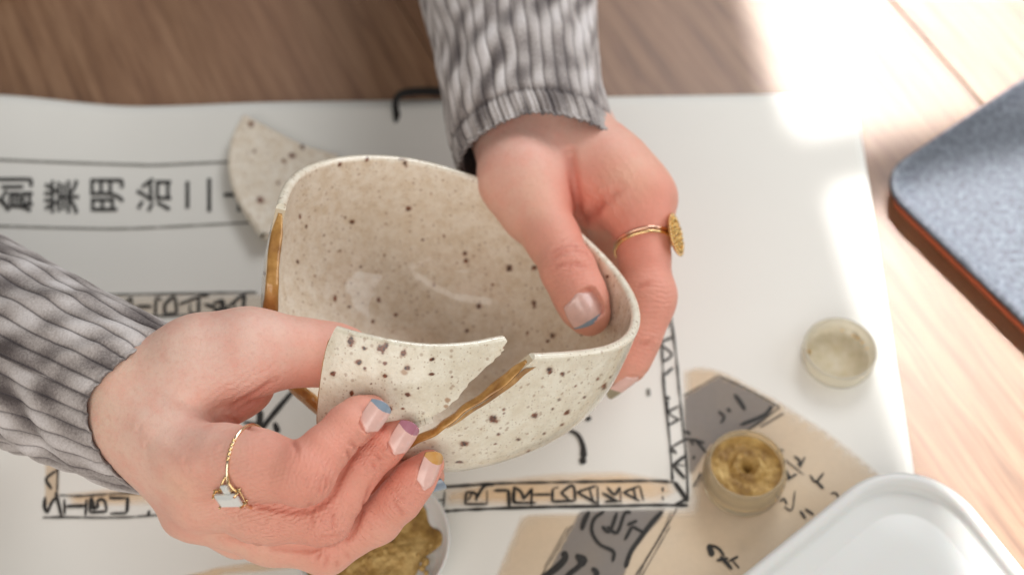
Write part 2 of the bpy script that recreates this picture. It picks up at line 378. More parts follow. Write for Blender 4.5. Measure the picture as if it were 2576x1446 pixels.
# marks drawn on the page: each a thin ribbon of ink lying on the paper
INK = mat_ink('black_ink', (0.022, 0.020, 0.018), 0.72, 1.0); INKG = mat_ink('diluted_ink', (0.05, 0.045, 0.04), 0.35, 0.8)
PENCIL = mat_ink('pencil_line', (0.16, 0.15, 0.13), 0.4, 0.75)
WTAN = mat_wash('tan_wash', srgb(224, 200, 170), 0.55, 0.8, 30); WGREY = mat_wash('grey_wash', srgb(136, 130, 126), 0.6, 0.85, 45)
WOR = mat_wash('orange_wash', srgb(240, 204, 160), 0.3, 0.75, 30)
class Marks:
    def __init__(s): s.V = []; s.F = []; s.E = []; s.B = []
    def stroke(s, pts, w, dz=0.0004, taper=(1, 1), n=None, jitter=0.12, smooth=True):
        # pts in photograph pixels, w width in those pixels
        pts = np.asarray(pts, float)
        n = n or max(6, int(np.linalg.norm(np.diff(pts, axis=0), axis=1).sum() / 7))
        if smooth: Q = polyline(pts, n)
        else:
            seg = np.r_[0, np.cumsum(np.linalg.norm(np.diff(pts, axis=0), axis=1))]; t = np.linspace(0, seg[-1], n)
            Q = np.c_[np.interp(t, seg, pts[:, 0]), np.interp(t, seg, pts[:, 1])]
        T = unit(np.gradient(Q, axis=0)); N = np.c_[-T[:, 1], T[:, 0]]
        t = np.linspace(0, 1, n); ww = w * (taper[0] + (taper[1] - taper[0]) * t) * 0.5
        ww = ww * (1 + jitter * np.interp(t, np.linspace(0, 1, max(3, n // 3)), RNG.uniform(-1, 1, max(3, n // 3))))
        ww = ww * np.minimum(1, np.minimum(t * n / 1.6 + 0.45, (1 - t) * n / 1.6 + 0.45))
        b = len(s.V); k = len(s.V); s.B.append((Q.min(0) - w * .5, Q.max(0) + w * .5, b, b + 2 * n))
        for q, nn_, h in zip(Q, N, ww):
            for sg in (-1, 1):
                p = tpage(q[0] + nn_[0] * h * sg, q[1] + nn_[1] * h * sg, dz + 0.00002 * (k % 7)); s.V.append(p); s.E.append(1.0)
        for i in range(n - 1): s.F.append((b + 2 * i, b + 2 * i + 1, b + 2 * i + 3, b + 2 * i + 2))
        return s
    def fill(s, poly, dz=0.0001, cell=14, soft=10):
        poly = np.asarray(poly, float); x0, y0 = poly.min(0); x1, y1 = poly.max(0)
        nx = int((x1 - x0) / cell) + 2; ny = int((y1 - y0) / cell) + 2
        gx = np.linspace(x0, x1, nx); gy = np.linspace(y0, y1, ny)
        X, Y = np.meshgrid(gx, gy, indexing='ij'); P = np.c_[X.ravel(), Y.ravel()]
        a = poly; b_ = np.roll(poly, -1, axis=0)
        ins = np.zeros(len(P), bool); dist = np.full(len(P), 1e9); near = P.copy()
        for p, q in zip(a, b_):
            c = ((p[1] > P[:, 1]) != (q[1] > P[:, 1])) & (P[:, 0] < (q[0] - p[0]) * (P[:, 1] - p[1]) / (q[1] - p[1] + 1e-12) + p[0]); ins ^= c
            e = q - p; t = np.clip(((P - p) @ e) / (e @ e), 0, 1); qq = p + t[:, None] * e; d = np.linalg.norm(P - qq, axis=1)
            m = d < dist; dist[m] = d[m]; near[m] = qq[m]
        P2 = P.copy(); snap = (~ins); P2[snap] = near[snap]
        al = np.where(ins, np.clip(dist / soft, 0, 1), 0.0) if soft else np.ones(len(P))
        base = len(s.V)
        ok = ins.reshape(nx, ny)
        used = {}
        for i in range(nx - 1):
            for j in range(ny - 1):
                ids = [i * ny + j, (i + 1) * ny + j, (i + 1) * ny + j + 1, i * ny + j + 1]
                if ok[i, j] or ok[i + 1, j] or ok[i + 1, j + 1] or ok[i, j + 1]:
                    f = []
                    for q in ids:
                        if q not in used:
                            used[q] = len(s.V); s.V.append(tpage(P2[q, 0], P2[q, 1], dz)); s.E.append(al[q])
                        f.append(used[q])
                    s.F.append(tuple(f[::-1]))
        return s
    def letters(s, name, mat, gap=1.0):
        # strokes that touch make one letter, an object of its own
        n = len(s.B); g = list(range(n))
        def find(a):
            while g[a] != a: a = g[a]
            return a
        for i in range(n):
            for j in range(i):
                a, b = s.B[i], s.B[j]
                if np.all(a[0] - gap < b[1]) and np.all(b[0] - gap < a[1]): g[find(i)] = find(j)
        for r in sorted(set(find(i) for i in range(n))):
            V, Fc = [], []; mp = {}
            for i in range(n):
                if find(i) == r:
                    for q in range(s.B[i][2], s.B[i][3]): mp[q] = len(V); V.append(s.V[q])
            Fc = [tuple(mp[q] for q in f) for f in s.F if f[0] in mp]
            mesh(name, V, Fc, mat, nb, smooth=False)
    def build(s, name, mat, **k):
        o = mesh(name, s.V, s.F, mat, nb, smooth=False, **k); attr(o, 'edge', s.E); return o
def Z(x0, y0, f):                                   # from a zoomed crop back to photograph pixels
    return lambda *p: [(x0 + a * f, y0 + b * f) for a, b in p]

# border ruled lines and pencil lines above and below the kanji
M = Marks()
M.stroke([(-60, 402), (0, 402), (150, 408), (330, 414), (400, 415), (600, 407), (1010, 401)], 6.5, jitter=.05)
M.stroke([(-60, 566), (0, 568), (180, 573), (330, 574), (560, 563), (720, 556)], 5.5, jitter=.05)
M.letters('ruled_line', PENCIL)
# kanji
def kanji():
    chars = [('創', 38, 490, 96), ('業', 155, 495, 92), ('明', 270, 490, 94), ('治', 387, 490, 92), ('二', 497, 490, 92), ('十', 606, 490, 92)]
    for ch, cx, cy, size in chars:
        cu = bpy.data.curves.new('glyph', 'FONT'); cu.body = ch; cu.size = 1; cu.align_x = 'CENTER'; cu.offset = 0.012; cu.resolution_u = 4
        o = bpy.data.objects.new('glyph', cu); C.objects.link(o); upd()
        me = o.evaluated_get(bpy.context.evaluated_depsgraph_get()).to_mesh()
        V = np.array([v.co[:] for v in me.vertices]); Fc = [tuple(p.vertices) for p in me.polygons]
        bpy.data.objects.remove(o)
        if not len(V): continue
        mx = (V.max(0) + V.min(0)) / 2 if ch not in '二' else np.array([V[:, 0].mean(), 0.38, 0])
        g = V - mx
        P = [tpage(cx - gy * size, cy - gx * size, 0.0004) for gx, gy, _ in g]
        mesh('lettering', P, Fc, INK, nb, smooth=False)
kanji()

# hand lettered border
M = Marks(); G = Marks()
za = Z(0, 597.6, 0.2393)       # crop (0,950)-(900,1500), 2366 wide
for s_ in ([(1080, 600), (2380, 578), (2700, 575)], [(1420, 828), (2380, 800), (2800, 790)]):
    G.stroke(za(*s_), 5.5, jitter=.3)
for pts, w in (([(1180, 640), (1250, 700)], 7), ([(1290, 710), (1385, 625)], 9), ([(1385, 625), (1395, 830)], 7), ([(1425, 720), (1600, 722)], 9),
               ([(1640, 620), (1632, 820)], 9), ([(1655, 620), (1700, 660)], 6), ([(1740, 820), (1735, 700), (1830, 615)], 10), ([(1840, 615), (1862, 800)], 9), ([(1750, 800), (1860, 790)], 7),
               ([(1880, 700), (2090, 620)], 8), ([(2090, 620), (2088, 800)], 10), ([(2000, 690), (2000, 780), (2085, 800)], 6), ([(2090, 610), (2200, 605)], 7), ([(2150, 700), (2240, 715)], 9),
               ([(2240, 690), (2340, 650)], 9), ([(2330, 650), (2320, 810)], 9), ([(2240, 780), (2330, 760)], 6)):
    M.stroke(za(*pts), w * 0.82)
zb = Z(0, 220.2, 0.4351)       # crop (0,350)-(1200,1350), 1735 wide
for pts, w in (([(1180, 1250), (1290, 1290)], 7), ([(1290, 1290), (1405, 1195)], 8), ([(1240, 1250), (1290, 1230), (1300, 1300)], 6), ([(1415, 1190), (1405, 1290)], 9), ([(1290, 1290), (1410, 1290)], 6), ([(1355, 1240), (1360, 1290)], 5)):
    M.stroke(zb(*pts), w)
zc = Z(0, 1069.3, 0.26055)     # crop (0,1700)-(700,2299), 1690 wide
for pts, w in (([(480, 250), (475, 310)], 8), ([(565, 290), (550, 640)], 6), ([(550, 430), (455, 500), (450, 540), (500, 615)], 9), ([(540, 640), (545, 690)], 9),
               ([(435, 690), (430, 790), (465, 845)], 13), ([(465, 840), (490, 760), (540, 700), (570, 780), (590, 870)], 9),
               ([(620, 710), (625, 860)], 8), ([(625, 780), (830, 775)], 11), ([(835, 710), (825, 870)], 8),
               ([(885, 690), (900, 790), (930, 790)], 13), ([(870, 700), (868, 840)], 9), ([(870, 840), (1030, 830)], 9), ([(930, 740), (960, 715), (1010, 725), (1030, 830)], 9), ([(945, 800), (940, 740)], 9),
               ([(1060, 685), (1080, 700), (1235, 700)], 10), ([(1235, 690), (1225, 840)], 12), ([(1225, 845), (1060, 850)], 7), ([(1440, 820), (1430, 870)], 9)):
    M.stroke(zc(*pts), w * 0.8)
for pts in ([(410, 888), (620, 885), (1000, 890), (1250, 885), (1480, 868), (1900, 850)], [(570, 672), (760, 680), (900, 672), (1180, 655), (1350, 652), (1900, 620)], [(545, 650), (600, 890)]):
    G.stroke(zc(*pts), 6, jitter=.35)
zd = Z(1006.4, 1132.2, 0.31742)  # crop (1600,1800)-(2900,2299), 2576 wide
for pts, w in (([(355, 320), (345, 450)], 5), ([(300, 395), (350, 390)], 5), ([(525, 330), (515, 430)], 8), ([(520, 330), (600, 340), (605, 400)], 9), ([(600, 390), (660, 290), (720, 265)], 9), ([(520, 425), (690, 425)], 7), ([(540, 400), (570, 340)], 6),
               ([(690, 310), (690, 430)], 4), ([(700, 268), (745, 270)], 11), ([(745, 318), (860, 315)], 9), ([(860, 310), (865, 450)], 12), ([(905, 285), (900, 400), (925, 410)], 11), ([(905, 290), (960, 330), (980, 390)], 9), ([(975, 390), (1050, 300)], 9), ([(900, 415), (1080, 415)], 8), ([(1045, 300), (1040, 440)], 8),
               ([(1050, 350), (1200, 348)], 8), ([(1210, 300), (1205, 410)], 9), ([(1205, 405), (1385, 400)], 9), ([(1215, 300), (1260, 290)], 5), ([(1270, 330), (1340, 390)], 8), ([(1280, 330), (1370, 280), (1390, 400)], 8),
               ([(1400, 330), (1560, 420)], 9), ([(1400, 330), (1555, 280)], 8), ([(1500, 300), (1530, 400)], 7), ([(1565, 280), (1570, 440)], 6),
               ([(1600, 335), (1680, 380), (1720, 400)], 10), ([(1620, 405), (1740, 400)], 8), ([(1640, 290), (1700, 350), (1740, 290)], 9), ([(1745, 290), (1750, 420)], 5),
               ([(1770, 330), (1900, 280)], 7), ([(1765, 330), (1900, 400)], 8), ([(1850, 300), (1870, 380)], 7), ([(1900, 280), (1930, 400)], 6), ([(2080, 290), (2085, 325)], 7), ([(2080, 360), (2085, 395)], 4),
               ([(2170, 250), (2220, 320), (2280, 405)], 11), ([(2190, 420), (2285, 390)], 6), ([(2130, 0), (2160, 15)], 5), ([(2165, 120), (2250, 45)], 9), ([(2165, 120), (2255, 215)], 9), ([(2155, 110), (2260, 120)], 4)):
    M.stroke(zd(*pts), w * 0.82)
for pts, w in (([(250, 295), (560, 275), (760, 262), (1200, 252), (1600, 245), (2000, 240), (2170, 252)], 6), ([(340, 482), (520, 470), (900, 455), (1300, 445), (1700, 440), (2000, 432), (2285, 435)], 7)):
    M.stroke(zd(*pts), w, jitter=.5)
ze = Z(1572.5, 754.8, 0.39135)  # crop (2500,1200)-(2900,2100), 643 wide
for pts, w in (([(230, 180), (240, 380), (250, 560), (270, 740), (290, 950), (305, 1160)], 6), ([(290, 70), (305, 180), (330, 380), (350, 600), (375, 850), (395, 1050), (405, 1290)], 5)):
    M.stroke(ze(*pts), w, jitter=.5)
for pts, w in (([(240, 265), (305, 235)], 8), ([(240, 290), (300, 350), (240, 400)], 7), ([(310, 430), (255, 480)], 8), ([(245, 480), (248, 545)], 9), ([(262, 620), (290, 632)], 8), ([(275, 715), (345, 680)], 7), ([(275, 640), (280, 720), (350, 770)], 5), ([(285, 800), (355, 760)], 7), ([(295, 945), (400, 890), (440, 930)], 7),
               ([(300, 950), (330, 985)], 8), ([(305, 1060), (385, 1000)], 10), ([(310, 1060), (385, 1145)], 10), ([(320, 1165), (400, 1280)], 11), ([(320, 1310), (400, 1270)], 6), ([(250, 190), (290, 150)], 5), ([(240, 190), (260, 180)], 6)):
    M.stroke(ze(*pts), w * 0.82)
M.letters('letter', INK); G.letters('border_line', INKG, -2)

# the broad brush characters inside the border
M = Marks()
for pts, w, tp in (([(735, 985), (705, 1020), (672, 1060), (655, 1085)], 15, (.8, 1)), ([(655, 1030), (652, 1090)], 18, (1, 1)), ([(610, 1060), (655, 1068)], 10, (.6, 1)), ([(690, 1062), (700, 1088)], 15, (.8, 1.1)), ([(655, 1100), (640, 1200)], 16, (1, .5)),
                   ([(1425, 1080), (1452, 1092), (1466, 1120), (1468, 1152)], 12, (.5, 1.6)), ([(1462, 1150), (1470, 1166)], 17, (1, 1)), ([(1478, 1047), (1482, 1058)], 14, (1, 1)), ([(1488, 1024), (1486, 1032)], 10, (1, 1))):
    M.stroke(pts, w, taper=tp)
M.letters('brush_character', INK, 6)
M = Marks(); M.stroke([(1630, 976), (1632, 996)], 10); M.build('faint_mark', PENCIL)
# washes
M = Marks()
M = Marks().fill([(1715, 925), (1770, 918), (1830, 935), (1960, 1005), (2080, 1080), (2170, 1150), (2260, 1230), (2400, 1420), (2440, 1560), (1200, 1560), (1255, 1420), (1310, 1290), (1740, 1275), (1722, 1100)], 0.0001, 22, 16)
M.build('fan_wash', WTAN)
M = Marks().fill([(112, 1140), (150, 1140), (152, 1245), (108, 1290)], 0.00013, 12, 10)
M.build('fan_wash', WTAN)
M = Marks()
M = Marks().fill([(1180, 1210), (1400, 1185), (1560, 1180), (1690, 1205), (1710, 1240), (1650, 1270), (1120, 1275), (1110, 1230)], 0.00016, 14, 26)
M.build('orange_wash', WOR)
M = Marks().fill([(160, 1238), (300, 1222), (480, 1210), (520, 1240), (420, 1275), (180, 1275)], 0.00018, 12, 20)
M.build('orange_wash', WOR)
M = Marks().fill([(440, 1450), (560, 1420), (700, 1402), (900, 1392), (1000, 1400), (760, 1430), (560, 1450), (400, 1500)], 0.00016, 14, 8)
M.build('orange_wash', WOR)
M = Marks().fill([(250, 740), (700, 735), (700, 800), (250, 800)], 0.00012, 14, 14)
M.build('pale_wash', mat_wash('pale_wash', srgb(226, 208, 184), 0.25, 0.5, 30))
zf = Z(1572.5, 723.35, 0.49987)  # crop (2500,1150)-(3700,2299), 1510 wide
M = Marks()
M = Marks().fill(zf((290, 545), (470, 440), (600, 490), (770, 590), (700, 680), (560, 760), (430, 800), (340, 950), (318, 930), (290, 700)), 0.0002, 10, 7)
M.build('grey_wash', WGREY)
M = Marks().fill(zd((1420, 470), (2110, 450), (2080, 540), (1930, 700), (1820, 860), (1760, 1100), (1000, 1240), (1180, 920), (1290, 720)), 0.0002, 12, 7)
M.build('grey_wash', WGREY)
M = Marks()
for pts, w in (([(580, 690), (700, 640), (740, 595)], 9), ([(470, 620), (500, 650), (480, 680)], 7), ([(515, 605), (530, 625)], 7), ([(550, 535), (580, 575), (605, 615)], 10),
               ([(330, 760), (400, 780)], 8), ([(340, 850), (352, 856)], 9), ([(300, 720), (330, 735)], 7), ([(350, 760), (410, 830)], 6)):
    M.stroke(zf(*pts), w)
for pts, w in (([(1500, 480), (1460, 560), (1440, 630)], 13), ([(1620, 480), (1540, 540), (1520, 640), (1580, 740), (1690, 800), (1685, 880)], 9), ([(1600, 600), (1660, 640), (1720, 490)], 10), ([(1640, 600), (1720, 650), (1780, 500), (1830, 490)], 10),
               ([(1800, 590), (1880, 555)], 9), ([(1840, 600), (1780, 710)], 9), ([(1840, 600), (1930, 650)], 8), ([(2060, 500), (1980, 590), (1900, 700), (1830, 800), (1785, 930)], 12), ([(2050, 490), (2072, 510)], 16),
               ([(1290, 800), (1310, 850), (1250, 920), (1160, 990), (1080, 1060)], 17), ([(1400, 820), (1430, 900), (1340, 980), (1260, 1090)], 14), ([(1400, 830), (1470, 860), (1440, 920)], 12), ([(1520, 930), (1560, 980), (1500, 1090)], 14)):
    M.stroke(zd(*pts), w)
for pts, w in (([(770, 810), (800, 820)], 4), ([(800, 860), (900, 940)], 3), ([(850, 845), (880, 870), (870, 895)], 6), ([(905, 850), (880, 905)], 5), ([(800, 910), (830, 960)], 9), ([(815, 965), (865, 935)], 6), ([(930, 940), (960, 975), (1000, 930)], 6), ([(960, 970), (1000, 1010)], 7),
               ([(740, 1040), (770, 1055)], 6), ([(780, 1075), (800, 1060), (815, 1090)], 6), ([(800, 1100), (840, 1115), (855, 1020)], 4), ([(1035, 1035), (1060, 1030), (1075, 1055)], 5), ([(880, 1120), (910, 1160)], 6), ([(905, 1110), (950, 1140)], 6),
               ([(420, 1290), (440, 1350)], 15), ([(420, 1290), (470, 1310), (500, 1350)], 7), ([(460, 1370), (520, 1360)], 8), ([(480, 1350), (540, 1415)], 9), ([(520, 1375), (570, 1350)], 6), ([(540, 1370), (575, 1410)], 5)):
    M.stroke(zf(*pts), w)
M.letters('fan_character', INK, 2)
M = Marks()
for pts, w in (([(290, 545), (470, 440)], 3), ([(470, 440), (620, 510), (780, 600)], 4), ([(780, 600), (700, 660), (560, 750)], 5), ([(800, 630), (680, 700)], 5), ([(340, 1000), (385, 935)], 4), ([(785, 770), (880, 700)], 0.1)):
    M.stroke(zf(*pts), w, jitter=.3)
for pts, w in (([(2195, 460), (2100, 620), (1990, 800), (1860, 1000)], 5), ([(2150, 480), (2080, 640), (1960, 850), (1880, 1020)], 3), ([(2140, 600), (2020, 810), (1900, 1020)], 3), ([(1360, 590), (1200, 860), (1110, 1010)], 3), ([(1330, 600), (1140, 930)], 2.5), ([(2380, 170), (2330, 290)], 3), ([(2400, 200), (2350, 290)], 3)):
    M.stroke(zd(*pts), w, jitter=.3)
M.letters('fan_line', INKG, -3)
# ribbon marker hanging over the far edge of the page
path = np.array([tb(x, y, z) for x, y, z in ((1230, 226, .010), (1130, 230, .012), (1060, 229, .014), (1020, 233, .0145), (1000, 243, .0135), (994, 260, .0108), (997, 285, .0100), (1003, 308, .0095))])
Q = polyline(path, 60); wv = np.interp(np.linspace(0, 1, 60), [0, .45, .6, .7, 1], [.0032, .0028, .0019, .0015, .0022])
T = unit(np.gradient(Q, axis=0)); S = unit(np.cross(T, [0.1, 0.15, 1])); Vr = []
for i in range(60):
    for a, b in ((-1, 0), (1, 0), (1, -.0006), (-1, -.0006)): Vr.append(Q[i] + S[i] * wv[i] * a + np.array([0, 0, b]))
Fr = [tuple(f) for f in grid_faces(60, 4, False, True)] + [(3, 2, 1, 0), (236, 237, 238, 239)]
mesh('ribbon_marker', Vr, Fr, mat_plain('black_ribbon', (0.012, 0.010, 0.009), 0.6), nb, smooth=False)

# dark pouch whose edge shows in the far left corner
Vp, Fp = [], []
pc = tb(-70, -80, 0); nn = 40
prof = [(0.0, .012), (.35, .012), (.7, .0115), (.92, .009), (1.0, .005), (.96, .0006), (0, .0006)]
Vp = np.array([pc + np.array([math.cos(a) * 0.048 * r * 1.15, math.sin(a) * .0225 * r, z]) for a in np.linspace(0, 2 * np.pi, nn, endpoint=False) for r, z in prof])
mesh('black_case', Vp, grid_faces(nn, len(prof), True), mat_plain('black_cloth', (0.012, 0.011, 0.012), 0.7), None, label='black case edge just showing in the far left corner of the table', cat='case')

# ------------------------------------------------------------ trays
def rounded_tray(name, corner_px, eA, eB, sizeA, sizeB, rad, prof, mats, matidx, z0=0.0, n_c=24, **k):
    # corner point, unit edge directions; the profile is (inset, height) pairs walked from outside bottom to centre
    c = np.array(corner_px)
    def outline(ins):
        r = max(rad - ins, 0.003); A = sizeA - 2 * ins; Bz = sizeB - 2 * ins; o = c + (eA + eB) * ins
        pts = []
        cs = [(o, -eA, -eB), (o + eA * A, -eB, eA), (o + eA * A + eB * Bz, eA, eB), (o + eB * Bz, eB, -eA)]
        for (q, d1, d2) in cs:
            cen = q - (d1 + d2) * r
            for t in np.linspace(0, np.pi / 2, n_c):
                pts.append(cen + r * (math.cos(t) * d1 + math.sin(t) * d2))
        # resample the straight sides
        out = []
        m = len(pts)
        for i in range(m):
            a = pts[i]; b = pts[(i + 1) % m]; out.append(a)
            if (i + 1) % n_c == 0:
                for s in (0.2, .4, .6, .8): out.append(a * (1 - s) + b * s)
        return np.array(out)
    rows = []
    for ins, h in prof:
        o = outline(ins); o[:, 2] = z0 + h; rows.append(o)
    V = np.stack(rows, 1); n = V.shape[0]; m = V.shape[1]
    Fq = grid_faces(n, m, True)
    V = V.reshape(-1, 3)
    Fc = [tuple(f) for f in Fq] + [tuple(i * m + m - 1 for i in range(n)), tuple(i * m for i in range(n - 1, -1, -1))]
    o = mesh(name, V, Fc, mats, None, **k)
    mi = [matidx[min(f[0] % m, f[1] % m, f[2] % m, f[3] % m)] for f in Fq] + [matidx[-1], matidx[0]]
    o.data.polygons.foreach_set('material_index', mi); o.data.polygons[len(mi) - 2].use_smooth = False
    return o
def mat_greytray():
    m = NT('grey_stone_glaze'); n = m.noise(420, 4, 0.75)
    col = m.ramp(n, [(0.36, srgb(70, 74, 82)), (0.5, srgb(92, 97, 106)), (0.66, srgb(118, 124, 134))])
    m.set(Base_Color=col, Roughness=0.7); m.bump(m.noise(500, 3), 0.3, 0.0004); return m.m
A_, B_ = tb(2250, 420, .0115), tb(2576, 190, .0115); B2_ = tb(2576, 822, .0115)
e1 = unit(B_ - tb(2330, 354, .0115)); e2 = unit(B2_ - tb(2330, 585, .0115))
# corner = crossing of the two edges
p1, p2 = tb(2330, 357, .0115), tb(2330, 572, .0115)
M2 = np.array([[e1[0], -e2[0]], [e1[1], -e2[1]]]); tt = np.linalg.solve(M2, (p2 - p1)[:2]); corner = p1 + e1 * tt[0]
corner[2] = 0
# square the second edge to the first only if it is close
rounded_tray('serving_tray', corner, e1, e2, .24, .26, .020,
             [(0.0036, .0006), (.0028, .0012), (.0022, .0062), (.0018, .0070), (.0006, .0076), (.0, .0084), (.0002, .0100), (.0012, .0112), (.0026, .0115), (.0042, .0108), (.0058, .0090), (.009, .0076), (.016, .0070), (.03, .0068)],
             [mat_plain('terracotta', srgb(228, 124, 86), .7), mat_greytray(), mat_plain('dark_glaze_edge', srgb(44, 34, 36), .4)], [0, 0, 0, 2, 2, 2, 1, 1, 1, 1, 1, 1, 1, 1],
             label='blue grey speckled stone tray with terracotta underside on the wood', cat='tray')
# white plastic lid in the near right corner
zt = .030
q1, q2 = tb(1850, 1452, zt), tb(2085, 1262, zt); q3, q4 = tb(2470, 1290, zt), tb(2600, 1450, zt)
f1 = unit(q1 - q2); f2 = unit(q4 - q3)
M2 = np.array([[f1[0], -f2[0]], [f1[1], -f2[1]]]); tt = np.linalg.solve(M2, (q3 - q2)[:2]); corner = q2 + f1 * tt[0]
corner[2] = 0
def mat_whiteplastic():
    m = NT('white_plastic'); m.set(Base_Color=(0.66, 0.66, 0.64, 1), Roughness=0.42, Subsurface_Weight=0.15, Subsurface_Scale=0.004)
    m.bump(m.noise(60, 2), 0.06, 0.001); return m.m
rounded_tray('plastic_lid', corner, f1, f2, .20, .20, .040,
             [(0.004, .0006), (.002, .004), (.0005, .022), (.0, .0262), (.0006, .0282), (.002, .0296), (.0038, .0299), (.0052, .0292), (.0062, .0276), (.0068, .0262), (.008, .0256), (.0155, .0254), (.0162, .0251), (.0169, .0254), (.03, .0256), (.06, .0257)],
             [mat_whiteplastic()], [0] * 16, label='white plastic container with rounded rim in the near right corner', cat='container')

# ------------------------------------------------------------ jar of gold powder
CLEAR = mat_clear('clear_plastic', (1.0, 0.86, 0.62), 0.10, .80); CLEAR_LID = mat_clear('dusty_clear_plastic', (1.0, 0.95, 0.82), 0.25, .70)
POWDER = mat_gold_powder()
def powder_disc(r, n_r, depth, seed, cx=0.0, cy=0.0, hollow=0.002):
    V = [(0, 0, 0)]; 
    na = 90
    for i in range(1, n_r + 1):
        for j in range(na):
            a = 2 * np.pi * j / na; rr = r * i / n_r; V.append((rr * math.cos(a), rr * math.sin(a), 0))
    V = np.array(V)
    q = np.hypot(V[:, 0] - cx, V[:, 1] - cy)
    h = depth * 0.45 * fnoise(V[:, :2], 90, seed) + depth * 0.35 * fnoise(V[:, :2], 260, seed + 1) + depth * 0.15 * fnoise(V[:, :2], 700, seed + 2)
    h -= hollow * np.exp(-(q / (r * 0.13)) ** 2) ; h += hollow * .45 * np.exp(-((q - r * .36) / (r * .14)) ** 2)
    h *= 1 - 0.6 * smoothstep(.85, 1, np.hypot(V[:, 0], V[:, 1]) / r)
    V[:, 2] = h
    Fc = [(0, 1 + j, 1 + (j + 1) % na) for j in range(na)]
    for i in range(n_r - 1):
        b = 1 + i * na
        Fc += [(b + j, b + na + j, b + na + (j + 1) % na, b + (j + 1) % na) for j in range(na)]
    return V, Fc
jr = 95 / 5.62 / 1000; jc = tpage(1866, 1212); 
jh = 0.0165
jar = empty('powder_jar', tuple(jc + [0, 0, .0004]), label='small clear jar full of gold powder standing open on the fan drawing', cat='jar'); upd()
z0 = jc[2] + .0004
V, Fq = lathe([(0, 0), (jr * .90, 0), (jr * .985, .0012), (jr * 1.0, .003), (jr * 1.0, .0075), (jr * 1.02, .0082), (jr * 1.02, .0092), (jr * .93, .0098), (jr * .93, .0110), (jr * .955, .0114), (jr * .93, .0119), (jr * .93, .0134), (jr * .955, .0138), (jr * .93, .0143), (jr * .93, jh - .0005), (jr * .915, jh), (jr * .885, jh), (jr * .87, jh - .0006), (jr * .87, .004), (jr * .80, .0025), (0, .0024)], 96, (jc[0], jc[1], z0))
mesh('glass', V, Fq, CLEAR, jar)
V, Fq = lathe([(0, .0030), (jr * .79, .0030), (jr * .855, .0045), (jr * .855, jh - .0045)], 96, (jc[0], jc[1], z0))
mesh('powder_side', V, Fq, POWDER, jar)
V, Fc = powder_disc(jr * .862, 34, .0006, 5, .0008, .0003, .0045); mesh('powder', V + np.array([jc[0], jc[1], z0 + jh - .0040]), Fc, POWDER, jar)
# its lid, upside down
lc = tpage(2104, 905); lr = 89 / 5.55 / 1000; lh = .0095
lid = empty('jar_lid', tuple(lc + [0, 0, .0004]), label='clear screw lid with traces of gold dust lying upside down by the page edge', cat='lid'); upd()
z0 = lc[2] + .0004
V, Fq = lathe([(0, 0), (lr * .90, 0), (lr * .97, .001), (lr, .003), (lr, lh - .0005), (lr * .985, lh), (lr * .93, lh), (lr * .915, lh - .0006), (lr * .92, lh - .002), (lr * .90, lh - .0024), (lr * .92, lh - .0032), (lr * .90, lh - .004), (lr * .90, .0028), (lr * .86, .0020), (0, .0018)], 96, (lc[0], lc[1], z0))
mesh('shell', V, Fq, CLEAR_LID, lid)
m_ = NT('gold_dust'); m_.set(Base_Color=srgb(190, 160, 95) + (1,), Metallic=.3, Roughness=.5)
m_.set(Alpha=m_.math('MULTIPLY', m_.ramp(m_.noise(330, 5, .7), [(0.36, (.05,) * 3), (0.68, (.38,) * 3)]), 1.0)); DUST = m_.m
V, Fq = lathe([(lr * .895, lh - .004), (lr * .893, .0030), (lr * .85, .0023), (lr * .4, .00215), (0, .00212)], 96, (lc[0], lc[1], z0))
mesh('dust_film', V, Fq, DUST, lid)
Vd, Fd = [], []
for a, r, s in ((2.95, .80, 1.6), (3.1, .84, 1.0), (.75, .86, 1.3), (.55, .87, 1.0), (.3, .88, .9), (.9, .87, 1.), (1.3, .88, .8)):
    c = np.array([lc[0] + lr * r * math.cos(a), lc[1] + lr * r * math.sin(a), z0 + .0026]); b = len(Vd)
    for i in range(5):
        for j in range(8):
            th = np.pi * i / 4; ph = 2 * np.pi * j / 8
            Vd.append(c + np.array([math.sin(th) * math.cos(ph) * .0009 * s, math.sin(th) * math.sin(ph) * .0007 * s, math.cos(th) * .0005 * s]))
    Fd += [tuple(b + q for q in f) for f in grid_faces(5, 8, False, True)]
mesh('dust_clump', Vd, Fd, POWDER, lid)
# dish of gold powder under the near hand
dc = tb(945, 1405, .0); dr = 183 / 5.85 / 1000
dish = empty('powder_dish', (dc[0], dc[1], PZ + .0004), label='round white dish smeared with gold powder behind the near hand', cat='dish'); upd()
z0 = PZ + .0004
V, Fq = lathe([(0, 0), (dr * .80, 0), (dr * .88, .001), (dr * .985, .0085), (dr, .0098), (dr * .99, .0104), (dr * .965, .0104), (dr * .95, .0096), (dr * .86, .0032), (dr * .80, .0022), (0, .0020)], 128, (dc[0], dc[1], z0))
mesh('bowl', V, Fq, mat_whiteplastic(), dish)
n_a, n_r = 140, 46; V = []; 
for i in range(n_a):
    a = 2 * np.pi * i / n_a
    edge = 0.80 + 0.05 * math.sin(a * 2 + 1) + .035 * math.sin(5 * a + 2) + .03 * math.sin(11 * a)
    edge -= .20 * math.exp(-((a - 5.95) / .28) ** 2)
    for j in range(n_r):
        r = edge * j / (n_r - 1); V.append((r * math.cos(a) * dr, r * math.sin(a) * dr, j / (n_r - 1)))
V = np.array(V); t = V[:, 2].copy()
h = .0026 + (1 - t ** 3) * (.0020 + .0008 * fnoise(V[:, :2], 50, 21) + .0003 * fnoise(V[:, :2], 170, 22) + .0002 * fnoise(V[:, :2], 420, 23)) - .0004 * (t > .995)
